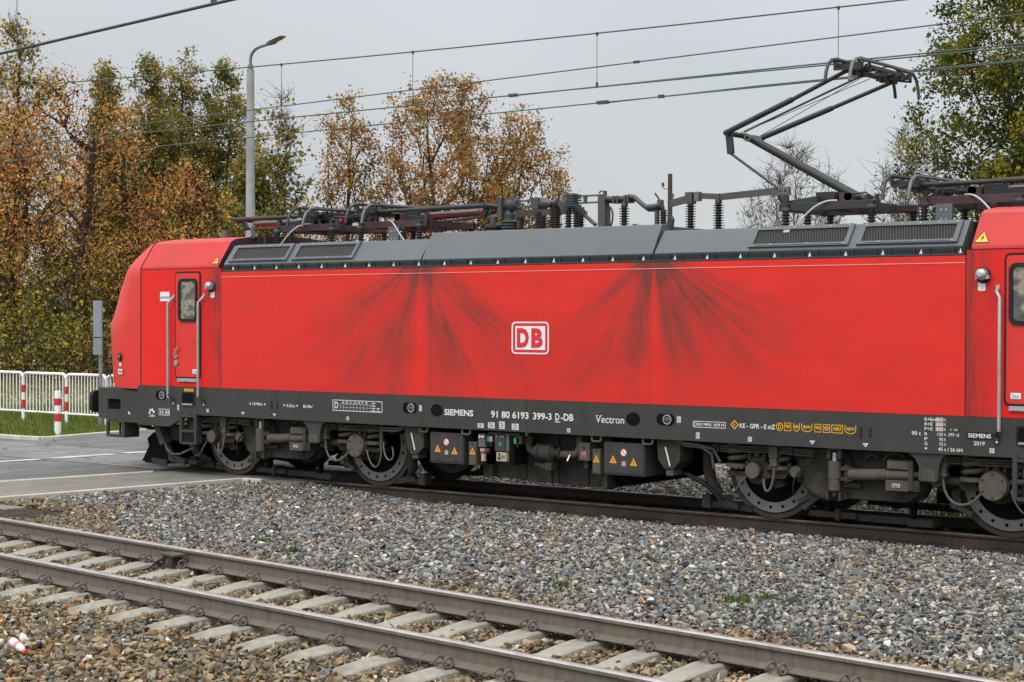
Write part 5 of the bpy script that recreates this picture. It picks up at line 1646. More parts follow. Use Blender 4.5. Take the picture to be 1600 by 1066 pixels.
base = thing("sleeper", tr(0, -.75, -.2), "pale concrete sleeper with sprung rail clips lying in the brown ballast of the empty track", "sleeper", "concrete sleepers of the empty track")
sb = sleeper().build("sleeper_body", base, bevel=.006)
for nn in (0, -1.495):
    for side in (-1, 1): clip_mb(nn, side).build("rail_clip", base)
for i in range(-4, 26):
    if i == 0: continue
    c_ = copy_tree(base, TT * (.6 * i))
# sleepers under the locomotive, seen only where the ballast is low
b = MB()
b.prismx([(-1.30, -.34), (-1.30, -.205), (1.30, -.205), (1.30, -.34)], -.125, .125, 'bogie')
for q in (-.875, -.63, .63, .875):
    b.box(-.06, .06, q - .045, q + .045, -.206, -.150, 'rail_dark'); b.cyl((0, q, -.15), (0, q, -.115), .022, 'rail_dark', 8)
s0 = tag(b.build("sleeper", bevel=.008), "dark oily concrete sleeper under the locomotive's track", "sleeper", "sleepers under the locomotive")
s0.location = (1.9, 0, 0)
for i in range(1, 20):
    c_ = s0.copy(); COL.objects.link(c_); c_.location = (1.9 + .6 * i, 0, 0)

# treadle box clamped to the rail
b = MB()
ta = (6.72 - TO.x) / .99273 + .12
def tb(a0, a1, n0, n1, z0, z1, m):
    p = [tr(a, n_, z) for z in (z0, z1) for a, n_ in ((a0, n0), (a1, n0), (a1, n1), (a0, n1))]
    b.add(p, [(3, 2, 1, 0), (4, 5, 6, 7), (0, 1, 5, 4), (1, 2, 6, 5), (2, 3, 7, 6), (3, 0, 4, 7)], m)
ta = 2.92
tb(ta - .12, ta + .12, -.20, -.055, .080, .105, 'bogie_lt')
tb(ta - .11, ta + .06, -.185, -.06, -.03, .085, 'bogie')
tb(ta - .03, ta + .0, -.192, -.185, -.01, .04, 'cover')
tb(ta - .13, ta + .10, -.19, -.06, -.05, -.03, 'bogie')
b.tube([tr(ta - .05, -.20, .06), tr(ta - .12, -.23, .02), tr(ta - .20, -.27, -.05), tr(ta - .30, -.40, -.09)], [.02, .016, .012, .012], 'panto', 7)
tag(b.build("rail_treadle", bevel=.004), "small dark metal box clamped to the inner side of the empty track's far rail", "rail device")

# plastic bottle
b = MB()
m_, bs_, g_ = newmat("bottle_plastic")
bs_.inputs["Base Color"].default_value = (0.72, 0.78, 0.85, 1); bs_.inputs["Roughness"].default_value = .2; bs_.inputs["Transmission Weight"].default_value = .25
M['bottle'] = m_
m_, bs_, g_ = newmat("bottle_cap"); bs_.inputs["Base Color"].default_value = (0.85, 0.09, 0.01, 1); bs_.inputs["Roughness"].default_value = .4
M['cap'] = m_
bp = thing("plastic_bottle", (8.86, -11.45, -.10), "empty clear plastic bottle with an orange cap lying on the brown stones", "bottle")
d_ = Vector((.9577, -.1172, -.2627))
p_ = Vector((8.746, -11.43, -.035))
b.tube([p_ + d_ * t for t in (0, .006, .05, .06, .07, .115, .15, .175, .188)], [.026, .034, .033, .029, .033, .033, .027, .014, .012], 'bottle', 16)
b.build("bottle_body", bp)
b = MB(); b.tube([p_ + d_ * t for t in (.072, .113)], .0338, 'pinkmark', 16, cap=False); b.build("wrapper", bp)
b = MB(); b.cyl(p_ + d_ * .183, p_ + d_ * .208, .0165, 'cap', 14); b.build("bottle_cap", bp)

# ------------------------------------------------------------------ ballast stones: instances on points
def stone_mat():
    m, bs, g = newmat("ballast_stone")
    at = g.n("ShaderNodeAttribute", attribute_type='INSTANCER', attribute_name="tint")
    o = g.obj()
    n = g.noise(o, 3.5, 5, 0.65)
    h = g.n("ShaderNodeHueSaturation", {"Value": g.m('ADD', 0.72, g.m('MULTIPLY', n, 0.56)), "Color": at.outputs["Color"]})
    g.put(bs.inputs["Base Color"], h.outputs[0])
    bs.inputs["Roughness"].default_value = 0.85
    bs.inputs["Specular IOR Level"].default_value = 0.3
    return m
M['stone'] = stone_mat()
rocks = bpy.data.collections.new("stone_shapes")
import bmesh
for i in range(9):
    rg = np.random.default_rng(100 + i)
    bm = bmesh.new()
    pts = rg.normal(size=(11, 3)); pts /= np.linalg.norm(pts, axis=1)[:, None]
    pts *= (1.0, .78, .58)
    pts *= rg.uniform(.80, 1.12, (11, 1))
    for p in pts: bm.verts.new(p)
    r_ = bmesh.ops.convex_hull(bm, input=bm.verts)
    bmesh.ops.delete(bm, geom=list(set(r_["geom_interior"] + r_["geom_unused"])), context='VERTS')
    bmesh.ops.bevel(bm, geom=bm.edges[:], offset=.035, segments=1, affect='EDGES')
    me = bpy.data.meshes.new("stone_shape"); bm.to_mesh(me); bm.free()
    me.materials.append(M['stone'])
    for p in me.polygons: p.use_smooth = False
    rocks.objects.link(bpy.data.objects.new("stone_shape", me))

def scatter_group(name, coll):
    ng = bpy.data.node_groups.new(name, 'GeometryNodeTree')
    ng.interface.new_socket("Geometry", in_out='INPUT', socket_type='NodeSocketGeometry')
    ng.interface.new_socket("Geometry", in_out='OUTPUT', socket_type='NodeSocketGeometry')
    N = ng.nodes.new
    gi, go = N("NodeGroupInput"), N("NodeGroupOutput")
    ip, ci = N("GeometryNodeInstanceOnPoints"), N("GeometryNodeCollectionInfo")
    ci.inputs["Collection"].default_value = coll
    ci.inputs["Separate Children"].default_value = True
    ci.inputs["Reset Children"].default_value = True
    ip.inputs["Pick Instance"].default_value = True
    L = ng.links.new
    L(gi.outputs[0], ip.inputs["Points"]); L(ci.outputs[0], ip.inputs["Instance"])
    for nm, typ, sock in (("pick", 'INT', "Instance Index"), ("rot", 'FLOAT_VECTOR', "Rotation"), ("size", 'FLOAT_VECTOR', "Scale")):
        a = N("GeometryNodeInputNamedAttribute"); a.data_type = typ; a.inputs["Name"].default_value = nm
        if nm == "rot":
            e = N("FunctionNodeEulerToRotation"); L(a.outputs[0], e.inputs[0]); L(e.outputs[0], ip.inputs[sock])
        else: L(a.outputs[0], ip.inputs[sock])
    L(ip.outputs[0], go.inputs[0])
    return ng
stone_ng = scatter_group("stone_scatter", rocks)

def scatter(name, P, rot, size, tint, pick, label, cat):
    me = bpy.data.meshes.new(name)
    n = len(P)
    me.vertices.add(n)
    me.vertices.foreach_set("co", np.ascontiguousarray(P, dtype=np.float32).ravel())
    for nm, typ, arr in (("rot", 'FLOAT_VECTOR', rot), ("size", 'FLOAT_VECTOR', size)):
        me.attributes.new(nm, typ, 'POINT').data.foreach_set("vector", np.ascontiguousarray(arr, dtype=np.float32).ravel())
    me.attributes.new("pick", 'INT', 'POINT').data.foreach_set("value", np.ascontiguousarray(pick, dtype=np.int32))
    me.attributes.new("tint", 'FLOAT_COLOR', 'POINT').data.foreach_set("color", np.ascontiguousarray(np.c_[tint, np.ones(n)], dtype=np.float32).ravel())
    me.update()
    o = bpy.data.objects.new(name, me)
    COL.objects.link(o)
    md = o.modifiers.new("scatter", 'NODES'); md.node_group = stone_ng
    return tag(o, label, cat, kind="stuff")

GREY = np.array([(.165, .168, .165), (.27, .275, .27), (.095, .10, .10), (.40, .40, .385), (.06, .065, .07), (.14, .155, .17), (.56, .56, .54), (.21, .20, .17), (.34, .29, .21), (.17, .115, .08), (.34, .19, .09), (.19, .185, .175)])
GP = np.array([.22, .20, .12, .09, .08, .09, .016, .07, .045, .025, .010, .09]); GP /= GP.sum()
BROWN = np.array([(.17, .135, .09), (.23, .185, .125), (.11, .085, .058), (.30, .25, .17), (.20, .19, .16), (.07, .055, .04), (.14, .145, .135), (.36, .33, .27), (.28, .17, .085), (.33, .15, .055), (.13, .14, .15), (.45, .42, .36)])
BP = np.array([.20, .16, .15, .09, .09, .08, .07, .05, .05, .02, .03, .012]); BP /= BP.sum()
def stones(x0, x1, y0, y1, sp, rmul, seed, keep):
    rg = np.random.default_rng(seed)
    gx_, gy_ = np.meshgrid(np.arange(x0, x1, sp), np.arange(y0, y1, sp))
    X = gx_.ravel() + rg.uniform(-.5, .5, gx_.size) * sp
    Y = gy_.ravel() + rg.uniform(-.5, .5, gx_.size) * sp
    a, n = an_of(X, Y)
    k = keep(X, Y, a, n)
    X, Y, a, n = X[k], Y[k], a[k], n[k]
    m = len(X)
    r = np.exp(rg.normal(math.log(.0270), .30, m)) * rmul
    r = np.clip(r, .012, .060)
    Z = bz(X, Y) + rg.normal(0, .010, m) + r * .15
    # keep clear of sleepers and rails
    fa = np.abs(((a + .3) % .6) - .3)
    on = (fa < .118) & (n < .5) & (n > -2.08)
    low = (np.abs(n) < .11) | (np.abs(n + 1.495) < .11)
    r = np.where(low & (n < .06), np.minimum(r, .024), r)
    Z = np.where(on, Z - .075, Z)
    Z = np.where(low & (n < .06), np.minimum(Z, -.062), Z)
    rot = np.c_[rg.normal(0, .45, m), rg.normal(0, .45, m), rg.uniform(0, 6.283, m)]
    size = np.c_[r * rg.uniform(.85, 1.3, m), r * rg.uniform(.85, 1.2, m), r * rg.uniform(.8, 1.25, m)]
    nz = np.sin(X * 2.1 + Y * 1.3) * .16 + np.sin(X * .9 - Y * 2.7 + 1) * .14 + rg.normal(0, .17, m)
    edge = np.interp(X, [1.5, 4.5, 9, 14], [2.4, .75, .75, 1.0])
    brown = (n + nz) < edge
    mixp = rg.uniform(0, 1, m) < .08
    brown = np.where(mixp, ~brown, brown)
    tg_ = GREY[rg.choice(len(GREY), m, p=GP)]
    tb_ = BROWN[rg.choice(len(BROWN), m, p=BP)]
    tint = np.where(brown[:, None], tb_ * np.array([.88, .81, .67]), tg_ * np.array([.81, .785, .73])) * np.exp(rg.normal(0, .28, (m, 1)))
    return np.c_[X, Y, Z], rot, size, tint, rg.integers(0, 9, m)
def keep_mid(X, Y, a, n):
    return (Y < -.98) & (n > -.03) & (X > np.where(Y > -1.42, 1.25, .83 + (Y + 1.4) * .128)) & ~((X < 1.75) & (Y > -1.28))  & ~((X < 1.95 + .25 * np.sin(Y * 5)) & (Y < -5.55) & (X < 3))
def keep_track(X, Y, a, n): return (n <= -.03) & (X > 1.0)
d1 = stones(.3, 16.5, -9.5, -.9, .043, 1.0, 1, keep_mid)
scatter("ballast_stones", *d1, "grey crushed stone ballast heaped between the two tracks", "ballast")
d2 = stones(1.0, 16.5, -15.5, -6.4, .042, 1.08, 2, keep_track)
scatter("ballast_stones", *d2, "brown stained stone ballast round the sleepers of the empty track and in front of it", "ballast")
def keep_far(X, Y, a, n): return ((Y > .86) | ((np.abs(Y) < .66) & (X > 1.6))) & (X > 1.1)
d3 = stones(1.0, 17, -.7, 8.0, .055, 1.15, 3, keep_far)
d3[3][:] *= np.where((np.abs(d3[0][:, 1]) < .7)[:, None], .35, 1.0)
scatter("ballast_stones", *d3, "grey stone ballast under and beyond the locomotive", "ballast")
# dug soil heap by the footpath end
b = MB()
rg = np.random.default_rng(5)
k = 34
hv = []
for j in range(k):
    for i in range(k):
        u, v = i / (k - 1) * 2 - 1, j / (k - 1) * 2 - 1
        hgt = max(0, 1 - u * u - v * v)
        hv.append((1.75 + u * .95, -6.35 + v * .75, -.11 + .13 * hgt ** .8 + (rg.normal(0, .014) if hgt > 0 else -.05)))
M['heap'] = gmat("dark_soil", [(0.35, (0.030, 0.022, 0.016)), (0.65, (0.075, 0.058, 0.043))], 6.0, 40, .8)
b.add(hv, [(j * k + i, j * k + i + 1, (j + 1) * k + i + 1, (j + 1) * k + i) for j in range(k - 1) for i in range(k - 1)], 'heap', False)
tag(b.build("soil_heap"), "small heap of dark soil beside the end of the footpath edging", "soil", kind="stuff")
# ------------------------------------------------------------------ overhead wires
def wire(name, pts, r, m, label, group=None):
    b = MB()
    b.tube(pts, r, m, 6)
    return tag(b.build(name), label, "wire", group)
def para(x0, x1, y, f, n=40): return [(x0 + (x1 - x0) * i / n, y(x0 + (x1 - x0) * i / n) if callable(y) else y, f(x0 + (x1 - x0) * i / n)) for i in range(n + 1)]
fA = lambda x: float(np.polyval(np.polyfit([-7.205, -.503, 2.917, 6.292, 10.787], [6.737, 6.537, 6.446, 6.396, 6.351], 2), x))
fC = lambda x: 5.655 + .0
w1 = wire("messenger_wire", para(-45, 40, 0, lambda x: min(fA(x), 7.6)), .0105, 'copper', "upper carrying wire over the locomotive, highest of the four thin wires", None)
w2 = wire("contact_wire", para(-45, 40, 0, lambda x: 5.655 - .0011 * (x - 5) ** 2 * .25), .0100, 'copper', "contact wire that the raised arm of the locomotive touches", None)
w2b = wire("contact_wire", [(4.79, .06, 5.66), (9, .10, 5.69), (14, .10, 5.69), (40, .1, 5.68)], .0100, 'copper', "second contact wire clamped alongside the one the raised arm touches", None)
b = MB()
fB = lambda x: float(np.polyval(np.polyfit([-11.355, -3.532, .331, 4.165, 8.927, 11.169], [6.235, 6.364, 6.436, 6.485, 6.532, 6.563], 1), x))
fD = lambda x: float(np.polyval(np.polyfit([-11.356, -3.531, 2.496, 5.432, 8.225, 11.173], [5.823, 5.826, 5.881, 5.897, 5.932, 5.952], 1), x))
wire("messenger_wire", para(-45, 40, 3, fB), .0105, 'copper', "thin carrying wire beyond the locomotive, second of the four wires from the top", None)
wire("contact_wire", para(-45, 40, 3, fD), .0105, 'copper', "lowest of the four thin wires, passing behind the raised arm", None)
wire("contact_wire", [(4.3, 3.06, fD(4.3)), (7, 3.1, fD(7) + .035), (40, 3.1, fD(40) + .035)], .010, 'copper', "second wire clamped just above the lowest of the four wires", None)
for x in (-.0 + .15, 2.917, 6.27, 9.93):
    b = MB()
    b.cyl((x, 0, 5.675), (x, 0, fA(x)), .0045, 'steel_wire', 5)
    b.box(x - .012, x + .012, -.014, .014, 5.655, 5.72, 'steel_wire'); b.box(x - .014, x + .014, -.014, .014, fA(x) - .03, fA(x) + .014, 'steel_wire')
    tag(b.build("dropper"), {0: "dropper wire hanging by the street lamp, faint against the trees", 1: "dropper wire above the orange tree behind the folded arms", 2: "dropper wire above the middle of the locomotive roof", 3: "dropper wire right over the raised arm's collector head"}[(0 if x < 1 else 1 if x < 4 else 2 if x < 8 else 3)], "wire", "droppers of the overhead line")
b = MB()
for x, y, z in ((4.79, .02, 5.66),): b.box(x - .07, x + .07, y - .02, y + .04, z - .02, z + .022, 'steel_wire')
tag(b.build("wire_clamp"), "small dark clamp joining the two contact wires over the roof", "clamp")
b = MB(); b.box(4.2, 4.40, 2.98, 3.06, fD(4.3) - .02, fD(4.3) + .03, 'steel_wire')
tag(b.build("wire_clamp"), "dark clamp on the lowest wire near the middle of the picture", "clamp")
b = MB(); b.box(5.36, 5.46, 2.98, 3.02, fD(5.4) - .02, fD(5.4) + .03, 'steel_wire')
tag(b.build("wire_clamp"), "dark clamp on the lowest wire close to the pole with insulators", "clamp")
b = MB(); b.box(4.9, 5.0, 2.98, 3.02, fB(5) - .02, fB(5) + .02, 'steel_wire')
tag(b.build("wire_clamp"), "tiny dark clamp on the second wire from the top", "clamp")
# empty track's own wire
nY = lambda X: TO.y - .75 - .1212 * (X - TO.x)
wz = lambda X: 5.47 + .033 * (X - 5) - .0016 * (X - 5) ** 2 * 0
b = MB()
wire("contact_wire", [(X, nY(X) , 5.24 + .0105 * (X - 4.37)) for X in np.linspace(-30, 26, 40)], .0155, 'steel_wire', "thick dark wire over the empty track, crossing the top corner of the sky", None)
wx = 8.16
b = MB()
b.tube(arc((wx, nY(wx), 5.24 + .0105 * (wx - 4.37) + .03), .02, 0, 360, 10), .006, 'steel_wire', 6)
b.box(wx - .03, wx + .03, nY(wx) - .012, nY(wx) + .012, 5.24 + .0105 * (wx - 4.37), 5.24 + .0105 * (wx - 4.37) + .035, 'steel_wire')
tag(b.build("wire_clamp"), "small clip with an eye on the thick wire over the empty track", "clamp")
b = MB(); b.cyl((4.72, nY(4.72), 5.24), (4.72, nY(4.72), 6.4), .004, 'steel_wire', 5)
tag(b.build("dropper"), "thin dropper wire hanging on the thick wire at the edge of the sky", "wire")

# ------------------------------------------------------------------ street furniture
M['lampcon'] = simple("lamp_concrete", (0.30, 0.305, 0.30), 0.9, var=0.15, scale=4, dirt=(0.20, 0.20, 0.185), dirt_amt=0.6, spec=.2)
M['galv'] = simple("galvanised_steel", (0.20, 0.21, 0.215), 0.5, 0.4, var=0.15, scale=6)
M['sign_back'] = simple("sign_back_grey", (0.24, 0.28, 0.32), 0.5, 0.3, var=0.12, scale=3)
M['fencewhite'] = simple("fence_white", (0.76, 0.77, 0.76), 0.45, var=0.08, scale=5, dirt=(0.45, 0.44, 0.40), dirt_amt=0.4)
M['fencered'] = simple("fence_red", (0.50, 0.015, 0.03), 0.45, var=0.12, scale=5)
lp = thing("street_lamp", (-13.05, 12, 0), "tall concrete street lamp with a curved grey arm behind the front cab", "street lamp")
b = MB(); b.tube([(-13.05, 12, -.1), (-13.05, 12, 4), (-13.05, 12, 9.0)], [.155, .128, .098], 'lampcon', 18); b.build("pole", lp)
b = MB()
b.cyl((-13.05, 12, 8.9), (-13.05, 12, 9.12), .075, 'galv', 14)
b.tube([(-13.05, 12, 9.0), (-13.05, 12, 9.28), (-13.0, 12, 9.41), (-12.88, 12, 9.51), (-12.72, 12, 9.56), (-12.35, 12, 9.61)], .042, 'galv', 10); b.build("arm", lp)
b = MB()
d_ = Vector((1, -.25, .135)).normalized(); o_ = Vector((-12.42, 12, 9.605)); s_ = Vector((.25, 1, 0)).normalized()
sec_ = [(0, .05, .045, .035), (.12, .09, .05, .05), (.30, .12, .035, .06), (.36, .12, .03, .03), (.66, .12, .02, .03), (.82, .09, .01, .015)]
vs = []
for t, w, up, dn in sec_:
    for a, c_ in ((-w, 0), (-w * .6, up), (w * .6, up), (w, 0), (w * .7, -dn), (-w * .7, -dn)):
        q = o_ + d_ * t + s_ * a; vs.append((q.x, q.y, q.z + c_))
b.add(vs, [(i * 6 + j, i * 6 + (j + 1) % 6, (i + 1) * 6 + (j + 1) % 6, (i + 1) * 6 + j) for i in range(5) for j in range(6)], 'galv', False)
b.add(vs[:6], [(0, 1, 2, 3, 4, 5)], 'galv'); b.add(vs[-6:], [(5, 4, 3, 2, 1, 0)], 'galv')
b.build("luminaire", lp)

PZ = -.03
def barrier(x0, x1, y, label):
    t = thing("pedestrian_barrier", ((x0 + x1) / 2, y, PZ), label, "barrier", "red and white pedestrian barriers beside the crossing")
    r = .13
    b = MB()
    pts = [(x0, y, .80)] + [(x0 + r - r * math.cos(a), y, 1.13 - r + r * math.sin(a)) for a in [math.pi / 2 * i / 6 for i in range(7)]]
    pts += [(x1 - r + r * math.sin(a), y, 1.13 - r + r * math.cos(a)) for a in [math.pi / 2 * i / 6 for i in range(7)]] + [(x1, y, .80)]
    b.tube(pts, .036, 'fencewhite', 10)
    b.cyl((x0, y, .20), (x1, y, .20), .024, 'fencewhite', 8)
    b.build("rail_frame", t)
    for x in (x0, x1):
        b = MB()
        for z0, z1, m in ((PZ - .2, .26, 'fencewhite'), (.26, .48, 'fencered'), (.48, .66, 'fencewhite'), (.66, .84, 'fencered')):
            b.cyl((x, y, z0), (x, y, z1), .038 if m == 'fencered' else .0365, m, 12)
        b.build("post", t)
    n = 13
    for i in range(1, n):
        x = x0 + (x1 - x0) * i / n
        b = MB(); b.cyl((x, y, .20), (x, y, 1.11), .013, 'fencewhite', 6); b.build("baluster", t)
barrier(-16.66, -14.98, 6.28, "white pedestrian barrier cut by the picture's edge, farthest from the locomotive")
barrier(-14.88, -13.25, 6.22, "white pedestrian barrier standing right behind the striped bollard")
barrier(-13.16, -11.72, 6.16, "white pedestrian barrier behind the grey sign post")
barrier(-11.62, -10.0, 6.10, "white pedestrian barrier mostly hidden by the front of the locomotive")
b = MB()
for z0, z1, m in ((-.2, .27, 'fencewhite'), (.27, .44, 'fencered'), (.44, .61, 'fencewhite'), (.61, .76, 'fencered'), (.76, .90, 'fencewhite')):
    b.cyl((-9.85, 3.35, z0), (-9.85, 3.35, z1), .072 if m == 'fencered' else .070, m, 18)
b.cyl((-9.85, 3.35, .9), (-9.85, 3.35, .915), .070, 'fencewhite', 18, .055)
tag(b.build("bollard"), "short red and white striped bollard on the grass by the kerb", "bollard")
sp_ = thing("sign_post", (-11.6, 5.9, PZ), "grey post with two signs seen from behind, beside the locomotive's nose", "sign")
b = MB(); b.cyl((-11.6, 5.9, -.2), (-11.6, 5.9, 2.84), .045, 'galv', 12); b.build("post", sp_)
for z0, z1 in ((2.03, 2.86), (1.62, 2.00)):
    b = MB()
    dv = Vector((-.915, .407, 0)); nv = Vector((-.407, -.915, 0))
    def sb_(a0, a1, n0, n1, zz0, zz1, m):
        o = Vector((-11.6, 5.9, 0))
        p = [(o + dv * a + nv * n_).to_tuple()[:2] + (z,) for z in (zz0, zz1) for a, n_ in ((a0, n0), (a1, n0), (a1, n1), (a0, n1))]
        b.add(p, [(3, 2, 1, 0), (4, 5, 6, 7), (0, 1, 5, 4), (1, 2, 6, 5), (2, 3, 7, 6), (3, 0, 4, 7)], m)
    sb_(-.33, .33, .07, .085, z0, z1, 'sign_back')
    sb_(-.33, -.30, .04, .07, z0, z1, 'galv'); sb_(.30, .33, .04, .07, z0, z1, 'galv')
    sb_(-.33, .33, .05, .07, (z0 + z1) / 2 - .02, (z0 + z1) / 2 + .02, 'galv')
    b.build("sign_plate", sp_)
# wooden telegraph pole far behind the locomotive
M['wood'] = simple("pole_wood", (0.050, 0.038, 0.026), 0.9, var=.35, scale=5, vs=(3, 3, .4))
tp = thing("telegraph_pole", (-12.4, 31.6, 0), "weathered wooden pole carrying small insulators above the locomotive roof", "pole")
b = MB(); b.tube([(-12.4, 31.6, -.2), (-12.4, 31.6, 7.6)], [.115, .078], 'wood', 12); b.build("pole", tp)
for i, (z, s) in enumerate(((7.15, -1), (6.75, 1), (6.2, -1), (5.95, 1), (5.55, -1), (5.2, 1))):
    b = MB()
    x = -12.4 + s * .2
    b.tube([(-12.4, 31.6, z - .08), (x, 31.45, z - .08), (x, 31.45, z)], .015, 'steel_wire', 6)
    b.lathe([(.03, 0), (.06, .02), (.045, .06), (.055, .10), (.03, .15), (0, .16)], (x, 31.45, z), 'Z', 'insul_gr', 10)
    b.build("insulator", tp)

# ------------------------------------------------------------------ vegetation
def leaf_mat(name, stops, trans=0.35):
    m = bpy.data.materials.new(name)
    m.use_nodes = True
    g = NG(m)
    nt_ = m.node_tree
    nt_.nodes.remove(nt_.nodes["Principled BSDF"])
    at = g.n("ShaderNodeAttribute", attribute_name="tint")
    c = g.ramp(at.outputs["Fac"], stops)
    d = g.n("ShaderNodeBsdfDiffuse"); g.put(d.inputs[0], c)
    t = g.n("ShaderNodeBsdfTranslucent"); g.put(t.inputs[0], c)
    mx_ = g.n("ShaderNodeMixShader", {0: trans})
    nt_.links.new(d.outputs[0], mx_.inputs[1]); nt_.links.new(t.outputs[0], mx_.inputs[2])
    nt_.links.new(mx_.outputs[0], nt_.nodes["Material Output"].inputs[0])
    return m
M['bark'] = simple("bark", (0.050, 0.040, 0.030), 0.95, var=0.35, scale=4, vs=(1, 1, .3), spec=.1)
M['bark_grey'] = simple("bark_grey", (0.085, 0.075, 0.062), 0.95, var=0.3, scale=4, vs=(1, 1, .3), spec=.1)
LV = {
 'oak': leaf_mat("oak_autumn_leaves", [(0, (.05, .032, .018)), (.18, (.20, .095, .04)), (.36, (.52, .21, .065)), (.54, (.66, .36, .16)), (.68, (.66, .41, .075)), (.82, (.36, .30, .07)), (1, (.10, .13, .035))]),
 'oak_yel': leaf_mat("yellowing_leaves", [(0, (.055, .045, .02)), (.25, (.16, .11, .03)), (.5, (.46, .30, .05)), (.75, (.26, .23, .05)), (1, (.08, .11, .03))]),
 'green': leaf_mat("dark_green_leaves", [(0, (.04, .05, .02)), (.3, (.11, .125, .038)), (.58, (.21, .205, .055)), (.8, (.33, .26, .07)), (1, (.42, .25, .07))]),
 'open': leaf_mat("brown_open_leaves", [(0, (.06, .05, .02)), (.25, (.16, .13, .035)), (.5, (.34, .17, .055)), (.72, (.46, .22, .075)), (.86, (.40, .28, .06)), (1, (.14, .15, .04))]),
 'ygreen': leaf_mat("yellow_green_leaves", [(0, (.03, .032, .014)), (.28, (.09, .10, .028)), (.52, (.23, .22, .045)), (.72, (.52, .38, .045)), (.86, (.42, .24, .06)), (1, (.12, .15, .04))]),
 'lush': leaf_mat("green_yellow_leaves", [(0, (.022, .034, .012)), (.35, (.06, .085, .022)), (.62, (.12, .14, .03)), (.85, (.27, .225, .035)), (1, (.36, .28, .035))]),
 'ivy': leaf_mat("ivy_leaves", [(0, (.022, .034, .010)), (.45, (.07, .085, .02)), (.75, (.22, .195, .03)), (1, (.36, .28, .03))]),
}
def leaves_mesh(name, P, size, tint, mat, parent, rg, up=0.3, aspect=.62):
    n = len(P)
    nrm = rg.normal(size=(n, 3)); nrm[:, 2] += up
    nrm /= np.linalg.norm(nrm, axis=1)[:, None]
    a = np.cross(nrm, rg.normal(size=(n, 3))); a /= np.linalg.norm(a, axis=1)[:, None]
    b_ = np.cross(nrm, a)
    sz = size * np.exp(rg.normal(0, .28, n))[:, None]
    k = rg.uniform(-.25, .25, (n, 1))
    V = np.stack([P - a * sz, P + b_ * sz * aspect + nrm * sz * k, P + a * sz, P - b_ * sz * aspect + nrm * sz * k], 1).reshape(-1, 3)
    me = bpy.data.meshes.new(name)
    me.vertices.add(4 * n); me.vertices.foreach_set("co", V.astype(np.float32).ravel())
    me.loops.add(4 * n); me.loops.foreach_set("vertex_index", np.arange(4 * n, dtype=np.int32))
    me.polygons.add(n); me.polygons.foreach_set("loop_start", np.arange(0, 4 * n, 4, dtype=np.int32))
    me.update(calc_edges=True)
    me.attributes.new("tint", 'FLOAT', 'POINT').data.foreach_set("value", np.repeat(tint, 4).astype(np.float32))
    me.materials.append(mat)
    o = bpy.data.objects.new(name, me)
    COL.objects.link(o); hook(o, parent)
    return o

def skeleton(rg, base, height, env, n_t, trunk_top=.86, r0=.16, ascend=.55, stems=1, lean=0.0, twig=0, low=.18):
    """branches grown towards points inside an envelope; returns (chains, leaf anchors)"""
    nodes, par = [], []
    base = np.array(base, float)
    chains = []
    for s in range(stems):
        m = 14
        ang = rg.uniform(0, 6.28); sp = (.14 + .08 * s) * height * (stems > 1)
        wob = rg.normal(0, .012 * height, (m + 1, 2)).cumsum(0) * .45
        prev = -1
        ch = []
        for i in range(m + 1):
            t = i / m
            p = base + np.array([wob[i, 0] + math.cos(ang) * sp * t ** 1.3 + lean * t * height * .1, wob[i, 1] + math.sin(ang) * sp * t ** 1.3, t * height * trunk_top * (1 if s == 0 else rg.uniform(.75, .97))])
            nodes.append(p); par.append(prev); prev = len(nodes) - 1
            ch.append(prev)
        chains.append(ch)
    T = []
    while len(T) < n_t:
        h = rg.uniform(low, 1.0)
        R = env(h)
        if rg.uniform(0, 1) > R / max(env(q) for q in (.2, .35, .5, .65, .8)): continue
        a = rg.uniform(0, 6.283)
        lump = 1 + .22 * math.sin(3 * a + 7 * h) + .12 * math.sin(5 * a - 11 * h + 2)
        r = R * lump * math.sqrt(rg.uniform(.06, 1))
        T.append(base + np.array([math.cos(a) * r + lean * h * height * .1, math.sin(a) * r, h * height]))
    T.sort(key=lambda p: math.hypot(p[0] - base[0], p[1] - base[1]) + .15 * p[2])
    anchors = []
    for p in T:
        A = np.array(nodes)
        d = p - A
        hd = np.hypot(d[:, 0], d[:, 1])
        cost = np.sqrt((d ** 2).sum(1)) + 2.2 * np.maximum(0, hd * ascend - d[:, 2]) + 1.5 * np.maximum(0, .12 * height - A[:, 2] + base[2])
        j = int(cost.argmin())
        q = A[j]
        L = np.linalg.norm(p - q)
        k = max(2, int(L / .45))
        side = np.cross(p - q, rg.normal(size=3)); side /= (np.linalg.norm(side) + 1e-9)
        ctrl = (p + q) / 2 + side * L * rg.uniform(-.14, .14) + np.array([0, 0, -.10 * L if rg.uniform() < .5 else .06 * L])
        prev = j
        ch = [j]
        for i in range(1, k + 1):
            t = i / k
            w = (1 - t) ** 2 * q + 2 * t * (1 - t) * ctrl + t * t * p + rg.normal(0, .02 * L / k, 3)
            nodes.append(w); par.append(prev); prev = len(nodes) - 1
            ch.append(prev)
        chains.append(ch)
        anchors.append(ch)
    cnt = np.ones(len(nodes))
    for i in range(len(nodes) - 1, -1, -1):
        if par[i] >= 0: cnt[par[i]] += cnt[i]
    rad = r0 * (cnt / cnt.max()) ** .52
    return np.array(nodes), chains, anchors, rad

